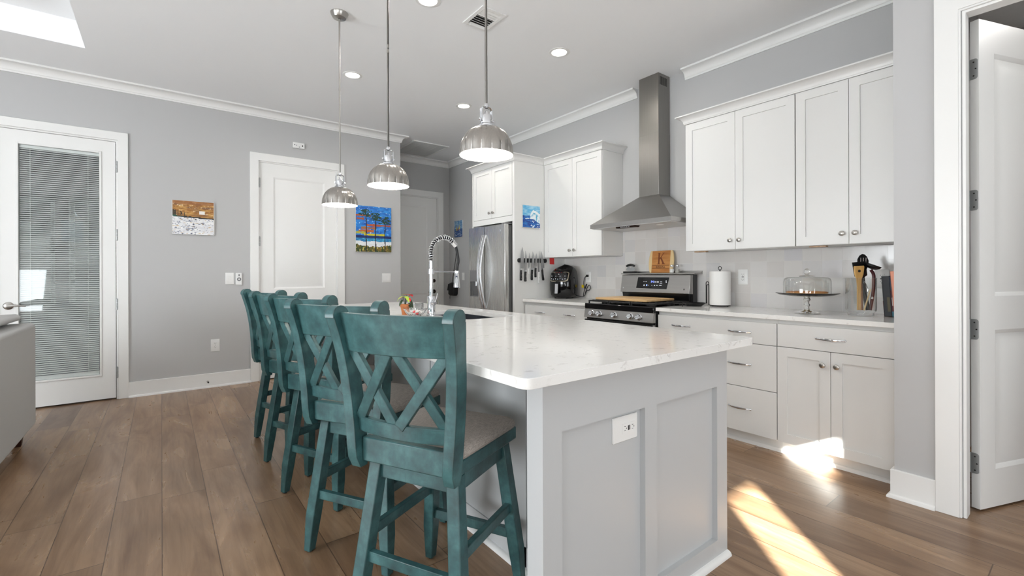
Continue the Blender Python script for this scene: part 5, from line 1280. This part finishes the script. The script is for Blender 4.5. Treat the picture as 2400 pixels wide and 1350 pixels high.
def leaf_part(name, m_, specs):
    for b_, d_, L, w, dr_ in specs: leaf(MB(), b_, d_, L, w, dr_).build(name, m_, t, ang=60)
Zv = Vector((0, 0, 1))
leaf_part('leaf', LEAFL, [(tops[0], Lf*0.8+FR*0.4+Zv*0.1, 0.040, 0.024, 0.9), (tops[0], RI+FR*0.6+Zv*0.25, 0.046, 0.026, 0.6), (tops[1], Lf+Zv*0.5, 0.040, 0.024, 0.5), (tops[3], RI*0.9+FR+Zv*0.0, 0.048, 0.026, 0.9), (tops[0], -FR+Zv*0.3, 0.035, 0.02, 0.5)])
leaf_part('leaf', LEAFD, [(tops[2]-Zv*0.02, RI*0.35+FR*0.2-Zv*0.6, 0.060, 0.026, 0.4), (bs+RI*0.026+Zv*0.02, RI*0.5+FR*0.8-Zv*0.6, 0.055, 0.022, 0.3), (tops[0]-Zv*0.02, Lf*0.3+FR-Zv*0.6, 0.055, 0.020, 0.3)])
leaf_part('petal', RED, [(tops[1], RI+Zv*0.25, 0.046, 0.024, 0.35), (tops[2], RI*0.8+FR*0.4+Zv*0.35, 0.030, 0.026, 0.6), (tops[1], Lf*0.6+FR*0.3+Zv*0.5, 0.032, 0.02, 0.6), (tops[2], -FR*0.3+RI*0.5+Zv*0.5, 0.034, 0.024, 0.5), (tops[3]+RI*0.025-Zv*0.01, RI*0.5+FR*0.6-Zv*0.8, 0.028, 0.016, 0.2), (tops[0]-Zv*0.004, Lf-Zv*0.1, 0.034, 0.010, 0.3)])
# cut glass bowl with wrapped sweets
bx2, by2 = 1.318, 2.765
t = thing('glass_bowl', 'scalloped cut glass bowl in front of the little potted plant', 'bowl', (bx2, by2, ZT))
MB().lathe([(0, 0.001), (0.036, 0.001), (0.040, 0.005), (0.060, 0.024), (0.074, 0.050), (0.076, 0.053), (0.072, 0.053), (0.057, 0.028), (0.036, 0.010), (0, 0.008)], (bx2, by2, ZT), 64, rmod=lambda a, z: 1+0.045*abs(sin(9*a))*min(1, z/0.03)).build('bowl_body', GLASSC, t, ang=25)
m = MB(); rr = random.Random(5); cols = []
for k in range(22):
    a, r_ = rr.uniform(0, 6.28), rr.uniform(0, 0.036); p = Vector((bx2+r_*cos(a), by2+r_*sin(a), ZT+0.018+rr.uniform(0, 0.016)))
    m.sphere(p, 0.0085, 8, 6, (1, 1, 0.7))
ms = [mat('white_candy', (240, 232, 230), 0.4), RED]
o = m.build('wrapped_candies', ms, origin=(bx2, by2, ZT+0.01)); o['kind'] = 'stuff'; tag(o, 'red and white sweets lying in the cut glass bowl', 'candy')
nf = len(o.data.polygons)//22
for i, p in enumerate(o.data.polygons): p.material_index = 1 if (i//nf) % 4 == 0 else 0
gx, gy = 1.49, 3.06
t = thing('glass_mug', 'small clear glass mug behind the faucet', 'mug', (gx, gy, ZT))
MB().lathe([(0, 0.001), (0.028, 0.001), (0.031, 0.006), (0.033, 0.066), (0.0335, 0.068), (0.031, 0.067), (0.0285, 0.010), (0, 0.008)], (gx, gy, ZT), 32).build('mug_body', GLASSC, t, ang=50)
MB().tube([Vector((gx, gy, ZT+0.036))+Lf*(0.030+0.024*sin(a))+Zv*(0.024*cos(a)) for a in [radians(15*k) for k in range(13)]], 0.004, 8).build('handle', GLASSC, t)

# ================================================================== PENDANTS AND CEILING FIXTURES
def make_pendant():
    t = thing('pendant_light', '', 'pendant light', (0, 0, 0), 'dome pendants above the island')
    nfl = 16
    rm = lambda a, z: 1-0.040*(1-abs(sin(nfl*a/2)))**1.6*min(1, max(0, (0.128-z)/0.03))
    dome = [(0.121, 0.0), (0.1205, 0.010)] + [(0.026+0.0945*cos(radians(a)), 0.010+0.116*sin(radians(a))) for a in range(8, 91, 8)] + [(0.026, 0.128)]
    MB().lathe(dome, (0, 0, 0), nfl*8, rmod=rm).build('shade', SHADEM, t, ang=60)
    s = t.children[0]
    MB().lathe([(0.121, 0.0), (0.119, -0.001), (0.1175, 0.002)] + [(max(0.02, r-0.004), z-0.003) for r, z in dome[1:]], (0, 0, 0), 72).build('shade_liner', ENAM, s, ang=60)
    MB().lathe([(0.036, 0.127), (0.036, 0.132), (0.030, 0.136), (0.027, 0.140), (0.027, 0.172), (0.024, 0.178), (0.012, 0.182), (0.008, 0.196), (0.0, 0.197)], (0, 0, 0), 28).build('socket_cap', CHROME, t)
    y = MB()
    for sx in (-1, 1):
        y.box(sx*0.027-0.002, -0.008, 0.150, sx*0.027+0.002, 0.008, 0.205)
        y.lathe([(0, 0), (0.007, 0), (0.007, 0.008), (0.004, 0.011), (0, 0.0115)], (sx*0.029, 0, 0.158), 12, (sx, 0, 0))
    y.tube([(-0.027, 0, 0.203), (-0.020, 0, 0.213), (0, 0, 0.216), (0.020, 0, 0.213), (0.027, 0, 0.203)], 0.004, 8, rx=0.008)
    y.build('yoke', CHROME, t)
    MB().lathe([(0.006, 0.210), (0.011, 0.214), (0.011, 0.224), (0.008, 0.230), (0.006, 0.232)], (0, 0, 0), 20).build('coupling', CHROME, t)
    MB().sphere((0, 0, 0.062), 0.028, 16, 10, (1, 1, 1.15)).cyl((0, 0, 0.085), (0, 0, 0.126), 0.013, n=14).build('bulb', BULBE, t)
    return t
def at_depth(u, v, d):
    return Vector((0, 0, CAM_H)) + d*(fw + rt*((u-1200)/F_PX) + up*((HORIZON-v)/F_PX))
pend = make_pendant()
PL = [((1.012, 3.335, 1.684), 'farthest dome pendant, above the end of the island by the closed door'),
      ((1.069, 2.598, 1.713), 'middle one of the three dome pendants above the island'),
      ((1.1545, 1.694, 1.719), 'nearest and largest looking dome pendant above the island')]
for i, (p, lb) in enumerate(PL):
    o = pend if i == 0 else copy_tree(pend, p)
    o.location = p; o['label'] = 'brushed nickel ' + lb
    b0 = p[2]
    MB().cyl((p[0], p[1], b0+0.230), (p[0], p[1], ZC-0.020), 0.0058, n=14, cap=False).cyl((p[0], p[1], ZC-0.55), (p[0], p[1], ZC-0.53), 0.0066, n=14).build('rod', NICKEL, o)
    MB().lathe([(0.008, -0.040), (0.018, -0.038), (0.045, -0.034), (0.058, -0.012), (0.061, 0.0), (0, 0)], (p[0], p[1], ZC-0.0005), 36).build('canopy', NICKEL, o)
    l = bpy.data.lights.new('pendant_bulb_light', 'POINT'); l.energy = 5.0; l.color = (1.0, 0.95, 0.88); l.shadow_soft_size = 0.03
    lo = bpy.data.objects.new('pendant_bulb_light', l); COL.objects.link(lo); lo.location = (p[0], p[1], b0+0.020)
def make_can():
    t = thing('recessed_light', '', 'ceiling light', (0, 0, 0), 'recessed ceiling lights')
    MB().lathe([(0.060, -0.002), (0.064, -0.006), (0.084, -0.004), (0.088, -0.0005), (0.060, -0.0005)], (0, 0, 0), 40).build('trim_ring', PLAST, t)
    MB().lathe([(0, -0.0045), (0.050, -0.004), (0.062, -0.002)], (0, 0, 0), 40).build('lens', LAMPE, t)
    return t
can = make_can()
for i, (x, y, lb) in enumerate(((1.44, 2.81, 'round recessed ceiling light between the middle pendant rod and the ceiling vent'), (1.42, 4.29, 'round recessed ceiling light beside the farthest pendant rod'), (2.656, 2.81, 'round recessed ceiling light nearest the range hood'), (2.657, 4.34, 'round recessed ceiling light beyond the nearest pendant, towards the refrigerator'))):
    o = can if i == 0 else copy_tree(can, (x, y, ZC)); o.location = (x, y, ZC); o['label'] = lb
    area_light('recessed_light_beam', (x, y, ZC-0.012), (0, 0, -1), 0.11, 0.11, 7.5, (1.0, 0.96, 0.90), 'DISK', 170)
# supply vent
vx0, vx1, vy0, vy1 = 1.768, 1.972, 2.632, 2.900
t = thing('air_vent', 'square white ceiling air vent beside the nearest pendant rod', 'vent', ((vx0+vx1)/2, (vy0+vy1)/2, ZC-0.014))
m = MB()
for b in ((vx0, vy0, vx0+0.028, vy1), (vx1-0.028, vy0, vx1, vy1), (vx0+0.028, vy0, vx1-0.028, vy0+0.028), (vx0+0.028, vy1-0.028, vx1-0.028, vy1)): m.box(b[0], b[1], ZC-0.010, b[2], b[3], ZC-0.0005)
m.build('frame', PLAST, t, bevel=0.002)
MB().box(vx0+0.02, vy0+0.02, ZC-0.002, vx1-0.02, vy1-0.02, ZC-0.0006).build('duct_opening', GAP, t)
m = MB()
for k in range(8):
    y = vy0+0.042+k*0.026; m.bar((vx0+0.028, y, ZC-0.007), (vx1-0.028, y, ZC-0.007), 0.021, 0.0015, (0, 0.62 if k < 3 else -0.62, 0.78))
m.build('louvre_blade', PLAST, t)
MB().box(vx0+0.035, vy1-0.050, ZC-0.030, vx1-0.035, vy1-0.042, ZC-0.008).build('damper_bar', PLAST, t)
# return air grille
gx0, gx1, gy0, gy1 = 2.775, 3.335, 5.845, 6.60
t = thing('return_grille', 'large white return air grille in the hall ceiling', 'vent', ((gx0+gx1)/2, (gy0+gy1)/2, ZC-0.012))
m = MB()
for b in ((gx0, gy0, gx0+0.03, gy1), (gx1-0.03, gy0, gx1, gy1), (gx0+0.03, gy0, gx1-0.03, gy0+0.03), (gx0+0.03, gy1-0.03, gx1-0.03, gy1)): m.box(b[0], b[1], ZC-0.012, b[2], b[3], ZC-0.0005)
m.build('frame', PLAST, t, bevel=0.002)
MB().box(gx0+0.02, gy0+0.02, ZC-0.002, gx1-0.02, gy1-0.02, ZC-0.0006).build('filter', mat('grey_filter', (120, 120, 120), 0.9), t)
m = MB(); k = 0
while gy0+0.045+k*0.0165 < gy1-0.04:
    y = gy0+0.045+k*0.0165; m.bar((gx0+0.03, y, ZC-0.007), (gx1-0.03, y, ZC-0.007), 0.015, 0.0012, (0, -0.7, 0.7)); k += 1
for xx in (gx0+0.16, gx0+0.28, gx0+0.40): m.box(xx-0.002, gy0+0.03, ZC-0.011, xx+0.002, gy1-0.03, ZC-0.009)
m.build('louvre_blade', PLAST, t)

# ================================================================== WALL DEVICES, HALL THINGS
cm_ = lambda u, v, t: (1.286+u, YF-t, 2.709+v)
t = thing('alarm_sensor', 'small white sensor box on the wall above the closed two-panel door', 'sensor', cm_(0, 0, 0))
MB().prism([(-0.064, -0.033), (0.064, -0.033), (0.064, 0.033), (-0.064, 0.033)], 0.0005, 0.030, cm_).build('housing', PLAST, t, bevel=0.004)
MB().prism(rrect(0.035, -0.010, 0.046, 0.008, 0.004, 4), 0.0301, 0.0306, cm_).build('indicator', GAP, t)
MB().prism(rrect(-0.052, -0.003, -0.038, 0.006, 0.003, 4), 0.0301, 0.0306, cm_).prism(rrect(-0.028, -0.006, -0.020, 0.004, 0.003, 4), 0.0301, 0.0306, cm_).prism(rrect(0.0, -0.022, 0.014, -0.014, 0.003, 4), 0.0301, 0.0306, cm_).build('button', INKG, t)
rm_ = lambda u, v, t: (0.676+u, YF-t, 1.148+v)
t = thing('fan_remote', 'white fan remote control in a holder right of the single switch', 'remote control', rm_(0, 0, 0))
MB().prism(rrect(-0.030, -0.072, 0.030, 0.066, 0.008, 4), 0.0005, 0.008, rm_).build('holder', PLAST, t, bevel=0.002)
b = MB().prism(rrect(-0.026, -0.060, 0.026, 0.062, 0.007, 4), 0.0082, 0.022, rm_).build('remote_body', PLAST, t, bevel=0.003)
MB().prism([(0.020*cos(2*pi*k/24), -0.004+0.020*sin(2*pi*k/24)) for k in range(24)], 0.0221, 0.0235, rm_).prism(rrect(-0.006, 0.030, 0.006, 0.050, 0.002, 3), 0.0221, 0.0235, rm_).build('button', INKG, b)
MB().prism([(0.009*cos(2*pi*k/20), -0.004+0.009*sin(2*pi*k/20)) for k in range(20)], 0.0236, 0.0245, rm_).build('centre_button', PLAST, b)
t = thing('door_stop', 'short dark spring door stop on the far baseboard', 'door stop', (0.388, YF-0.016, 0.066))
m = MB().lathe([(0, 0), (0.011, 0), (0.010, 0.004), (0, 0.005)], (0.388, YF-0.0152, 0.066), 14, (0, -1, 0)); m.tube([(0.388+0.006*cos(a), YF-0.019-0.0011*a, 0.066+0.006*sin(a)) for a in [2*pi*k/10 for k in range(70)]], 0.0013, 5); m.build('spring', NICKEL, t)
MB().lathe([(0, 0), (0.008, 0), (0.0075, 0.012), (0, 0.014)], (0.388, YF-0.066, 0.066), 14, (0, -1, 0)).build('tip', RUBBER, t)
# bag on its hook
t = thing('wall_hook', 'small chrome hook holding the black bag on the hall wall', 'hook', (XK, 6.43, 1.58))
MB().lathe([(0, 0), (0.016, 0), (0.016, 0.004), (0, 0.005)], (XK-0.0005, 6.43, 1.59), 16, (-1, 0, 0)).tube([(XK-0.004, 6.43, 1.59), (XK-0.03, 6.43, 1.575), (XK-0.045, 6.43, 1.585), (XK-0.048, 6.43, 1.60)], 0.005, 8).build('hook_body', CHROME, t)
t = thing('shoulder_bag', 'black shoulder bag hanging by its strap on the hall wall', 'bag', (XK-0.05, 6.50, 0.86))
BAGM = mat('black_nylon', (16, 16, 18), 0.75, bump=0.3, bscale=500)
def rp(y0, y1, z, x0, x1): return [(x, y, z) for x, y in rrect(x0, y0, x1, y1, 0.02, 4)]
MB().loft([rp(6.455, 6.600, 0.845, XK-0.075, XK-0.012), rp(6.435, 6.615, 0.870, XK-0.095, XK-0.008), rp(6.43, 6.61, 0.97, XK-0.095, XK-0.006), rp(6.44, 6.60, 1.035, XK-0.07, XK-0.006), rp(6.46, 6.58, 1.05, XK-0.045, XK-0.012)]).build('pouch', BAGM, t, ang=60)
MB().loft([rp(6.445, 6.605, 0.93, XK-0.104, XK-0.094), rp(6.44, 6.61, 1.03, XK-0.085, XK-0.075), rp(6.445, 6.605, 1.058, XK-0.05, XK-0.010)]).build('flap', BAGM, t, ang=60)
m = MB().tube(smooth_path([(XK-0.03, 6.595, 1.02), (XK-0.02, 6.57, 1.18), (XK-0.03, 6.47, 1.45), (XK-0.040, 6.433, 1.585), (XK-0.030, 6.425, 1.45), (XK-0.02, 6.42, 1.2), (XK-0.03, 6.445, 1.02)]), 0.0022, 6, rx=0.009); m.build('strap', BAGM, t)
MB().tube(smooth_path([(XK-0.05, 6.60, 0.87), (XK-0.05, 6.625, 0.83), (XK-0.048, 6.628, 0.79)]), 0.004, 6).build('loose_strap', BAGM, t)
# wooden post beside the refrigerator
wx, wy = 3.30, 5.02
t = thing('wooden_post', 'pale wooden post with a flat cap beside the refrigerator', 'post', (wx, wy, 0))
MB().box(wx-0.022, wy-0.022, 0.0, wx+0.022, wy+0.022, 0.845).build('shaft', POSTW, t, bevel=0.003)
MB().box(wx-0.038, wy-0.038, 0.8452, wx+0.038, wy+0.038, 0.872).build('cap', BOARD, t, bevel=0.006)
MB().box(wx-0.06, wy-0.06, 0.0, wx+0.06, wy+0.06, 0.02).build('foot', POSTW, t, bevel=0.003)

# ================================================================== SOFA
t = thing('sofa', 'light grey fabric sofa at the left edge, seen from its back corner', 'sofa', (-1.18, 3.75, 0))
m = MB(); m.box(-0.95, 2.55, 0.10, -0.731, 4.795, 0.845); m.build('backrest', FABRIC, t, bevel=0.025, seg=4)
MB().box(-1.66, 2.56, 0.10, -0.952, 4.57, 0.30).build('seat_base', FABRIC, t, bevel=0.02, seg=3)
for y0, y1 in ((4.575, 4.79), (2.335, 2.555)): MB().box(-1.66, y0, 0.10, -0.953, y1, 0.63).build('arm', FABRIC, t, bevel=0.03, seg=4)
for y0, y1 in ((2.565, 3.56), (3.57, 4.565)): MB().box(-1.69, y0, 0.305, -1.09, y1, 0.47).build('seat_cushion', FABRIC, t, bevel=0.045, seg=4)
def pillow(y0, y1, x, z0, z1, lean):
    rings = []; n = 10
    for k in range(n+1):
        v = k/n; th = 0.085*sin(pi*(0.06+0.88*v))**0.6; zz = z0+(z1-z0)*v; xx = x+lean*v
        rings.append([(xx+th*cos(a), (y0+y1)/2+((y1-y0)/2-0.02*abs(2*v-1)**4)*(abs(sin(a))**0.35)*(1 if sin(a) >= 0 else -1), zz+0.012*sin(a*2)) for a in [2*pi*i/28 for i in range(28)]])
    return MB().loft(rings)
for y0, y1 in ((2.56, 3.62), (3.64, 4.72)): pillow(y0, y1, -1.03, 0.475, 0.835, 0.06).build('back_cushion', FABRIC, t, ang=80)
for x in (-0.80, -1.60):
    for y in (2.42, 4.63): MB().loft([[(x-a, y-a, z), (x+a, y-a, z), (x+a, y+a, z), (x-a, y+a, z)] for a, z in ((0.020, 0.0), (0.032, 0.10))]).build('leg', DKWOOD, t)

t = thing('throw_pillow', 'light grey pillow lying on top of the sofa back', 'pillow', (-0.99, 4.36, 0.846))
rings = []
for k in range(13):
    a = -pi/2+pi*k/12; f = cos(a)**0.55 if k not in (0, 12) else 0.02
    rings.append([(-0.99+0.205*x*(0.80+0.20*f), 4.36+0.385*y*(0.80+0.20*f), 0.893+0.047*sin(a)*(1-0.55*max(abs(x), abs(y))**4)) for x, y in rrect(-1, -1, 1, 1, 0.25, 6)])
MB().loft(rings).build('pillow_body', FABRIC, t, ang=80)

# ================================================================== STOOLS
def make_stool():
    t = thing('bar_stool', '', 'stool', (0, 0, 0), 'teal counter stools along the island')
    ps = [(0.555, -0.222), (0.70, -0.222), (0.78, -0.225), (0.86, -0.232), (0.93, -0.243), (1.00, -0.257), (1.05, -0.268), (1.085, -0.276)]
    def px(z):
        for (z0, a), (z1, b) in zip(ps[:-1], ps[1:]):
            if z <= z1: return a+(b-a)*max(0.0, (z-z0)/(z1-z0))
        return ps[-1][1]
    yw = lambda z: 0.181+0.046*(z-0.559)/(1.085-0.559)
    for s in (1, -1):
        fr_, bk_ = [], []
        for k in range(15):
            z = 0.556+0.495*k/14; d = 0.029 if z < 0.95 else 0.029+0.006*(z-0.95)/0.1
            if k == 0: fr_.append((px(z)+0.018, z)); bk_.append((px(z)-0.012, z))
            elif k == 1: fr_.append((px(z)+0.029, z)); bk_.append((px(z)-0.027, z))
            else: fr_.append((px(z)+d*0.9, z)); bk_.append((px(z)-d, z))
        cz, cx = 1.055, px(1.055)-0.004
        cap = [(cx+0.034*cos(a), cz+0.034*sin(a)) for a in [radians(-10+20*k) for k in range(11)]]
        poly = fr_+cap+bk_[::-1]
        M_ = lambda u, v, tt, s=s: (u, s*(yw(v)-0.019+tt), v)
        MB().prism(poly, 0, 0.038, M_).build('back_post', TEAL, t, bevel=0.003)
    def curved(name, z0, z1, th, sag, off=0.0):
        rings = []
        for k in range(13):
            f = -1+2*k/12; ring = []
            for zz, xo in ((z0, -th/2), (z0, th/2), (z1, th/2), (z1, -th/2)):
                ring.append((px(zz)+xo+off-sag*(1-f*f), f*(yw(zz)-0.018), zz))
            rings.append(ring)
        return MB().loft(rings).build(name, TEAL, t, bevel=0.0025)
    curved('top_rail', 0.940, 1.066, 0.026, 0.030, 0.004)
    curved('lower_rail', 0.676, 0.724, 0.022, 0.026, 0.004)
    def slat(f0, z0, f1, z1, lap):
        P = []
        for f, z in ((f0, z0), (f1, z1)): P.append(Vector((px(z)+0.004-0.028*(1-f*f)+lap, f*(yw(z)-0.018), z)))
        d = (P[1]-P[0]).normalized()
        nrm = Vector((1, 0, 0.14)).normalized()
        return MB().bar(P[0]-d*0.004, P[1]+d*0.004, 0.036, 0.017, nrm).build('cross_slat', TEAL, t, bevel=0.002)
    for a, b in ((-0.93, -0.08), (0.08, 0.93)):
        slat(a, 0.720, b, 0.945, 0.0035); slat(b, 0.720, a, 0.945, -0.0035)
    # seat frame, swivel deck, cushion
    fw2, bw2, xf, xb = 0.205, 0.190, 0.185, -0.195
    m = MB(); sh = 0.085
    def trap(z0, z1, i): return [[(xb+i, -bw2+i, z), (xf-i, -fw2+i, z), (xf-i, fw2-i, z), (xb+i, bw2-i, z)] for z in (z0, z1)]
    MB().loft(trap(0.572, 0.617, 0.0)).build('seat_frame', TEAL, t, bevel=0.004)
    MB().box(xb-0.030, -0.163, 0.575, xb-0.0005, 0.163, 0.655).build('rear_rail', TEAL, t, bevel=0.004)
    MB().lathe([(0, 0.564), (0.11, 0.564), (0.11, 0.5718), (0, 0.5718)], (0, 0, 0), 28).build('swivel_plate', HINGEM, t)
    rings = []
    for z, i in ((0.6175, 0.0), (0.630, -0.004), (0.641, -0.001), (0.651, 0.012), (0.658, 0.035), (0.662, 0.08), (0.663, 0.13)):
        c = []
        for x, y in rrect(-1, -1, 1, 1, 0.16, 5):
            w_ = (bw2 if x < 0 else fw2); xx = (xf-i)*x if x > 0 else (xb+0.006+i)*(-x); c.append((xx+0.004, (bw2+(fw2-bw2)*(x+1)/2-i)*y, z))
        rings.append(c)
    MB().loft(rings).build('seat_cushion', LINEN, t, ang=70)
    # base: apron, legs, stretchers
    tops = {}
    for sx, xt, xfoot in ((-1, -0.155, -0.215), (1, 0.160, 0.217)):
        for sy in (-1, 1):
            T = Vector((xt, sy*0.153, 0.560)); F_ = Vector((xfoot, sy*0.210, 0.006)); K = T.lerp(F_, 0.74)
            sec = lambda c, a, b=None: [(c.x-a, c.y-a, c.z), (c.x+a, c.y-a, c.z), (c.x+a, c.y+a, c.z), (c.x-a, c.y+a, c.z)]
            lg = MB().loft([sec(F_-Vector((sx*0.004, sy*0.004, 0)), 0.0165), sec(K, 0.0235), sec(T, 0.0225)]).build('leg', TEAL, t, bevel=0.003)
            MB().lathe([(0, 0), (0.010, 0), (0.010, 0.006), (0, 0.0061)], (F_.x-sx*0.004, F_.y-sy*0.004, 0.0), 12).build('glide', RUBBER, lg)
            tops[(sx, sy)] = (T, F_)
    at = lambda k, z: tops[k][0].lerp(tops[k][1], (0.560-z)/(0.554))
    m = MB()
    for k1, k2, out_ in (((-1, -1), (-1, 1), 0), ((1, -1), (1, 1), 0), ((-1, -1), (1, -1), 0), ((-1, 1), (1, 1), 0)):
        a, b = at(k1, 0.532), at(k2, 0.532); d = (b-a).normalized(); m.bar(a+d*0.018, b-d*0.018, 0.022, 0.056)
    m.build('apron', TEAL, t, bevel=0.002)
    for k1, k2, z in (((-1, -1), (-1, 1), 0.245), ((1, -1), (1, 1), 0.205), ((-1, -1), (1, -1), 0.315), ((-1, 1), (1, 1), 0.315)):
        a, b = at(k1, z), at(k2, z); d = (b-a).normalized(); MB().bar(a+d*0.016, b-d*0.016, 0.022, 0.036).build('stretcher', TEAL, t, bevel=0.002)
    return t
st = make_stool()
STOOLS = [((0.800, 1.458), 27.1, 'teal wooden stool nearest the camera, at the near corner of the island'),
          ((0.789, 2.022), 29.3, 'second teal wooden stool from the camera along the island'),
          ((0.811, 2.643), 24.4, 'middle one of the five teal wooden stools along the island'),
          ((0.806, 3.157), 22.3, 'fourth teal wooden stool from the camera along the island'),
          ((0.820, 3.673), 18.9, 'farthest teal wooden stool, nearest the closed two-panel door')]
for i, ((x, y), a, lb) in enumerate(STOOLS):
    o = st if i == 0 else copy_tree(st, (x, y, 0), radians(a))
    o.location = (x, y, 0); o.rotation_euler = (0, 0, radians(a)); o['label'] = lb
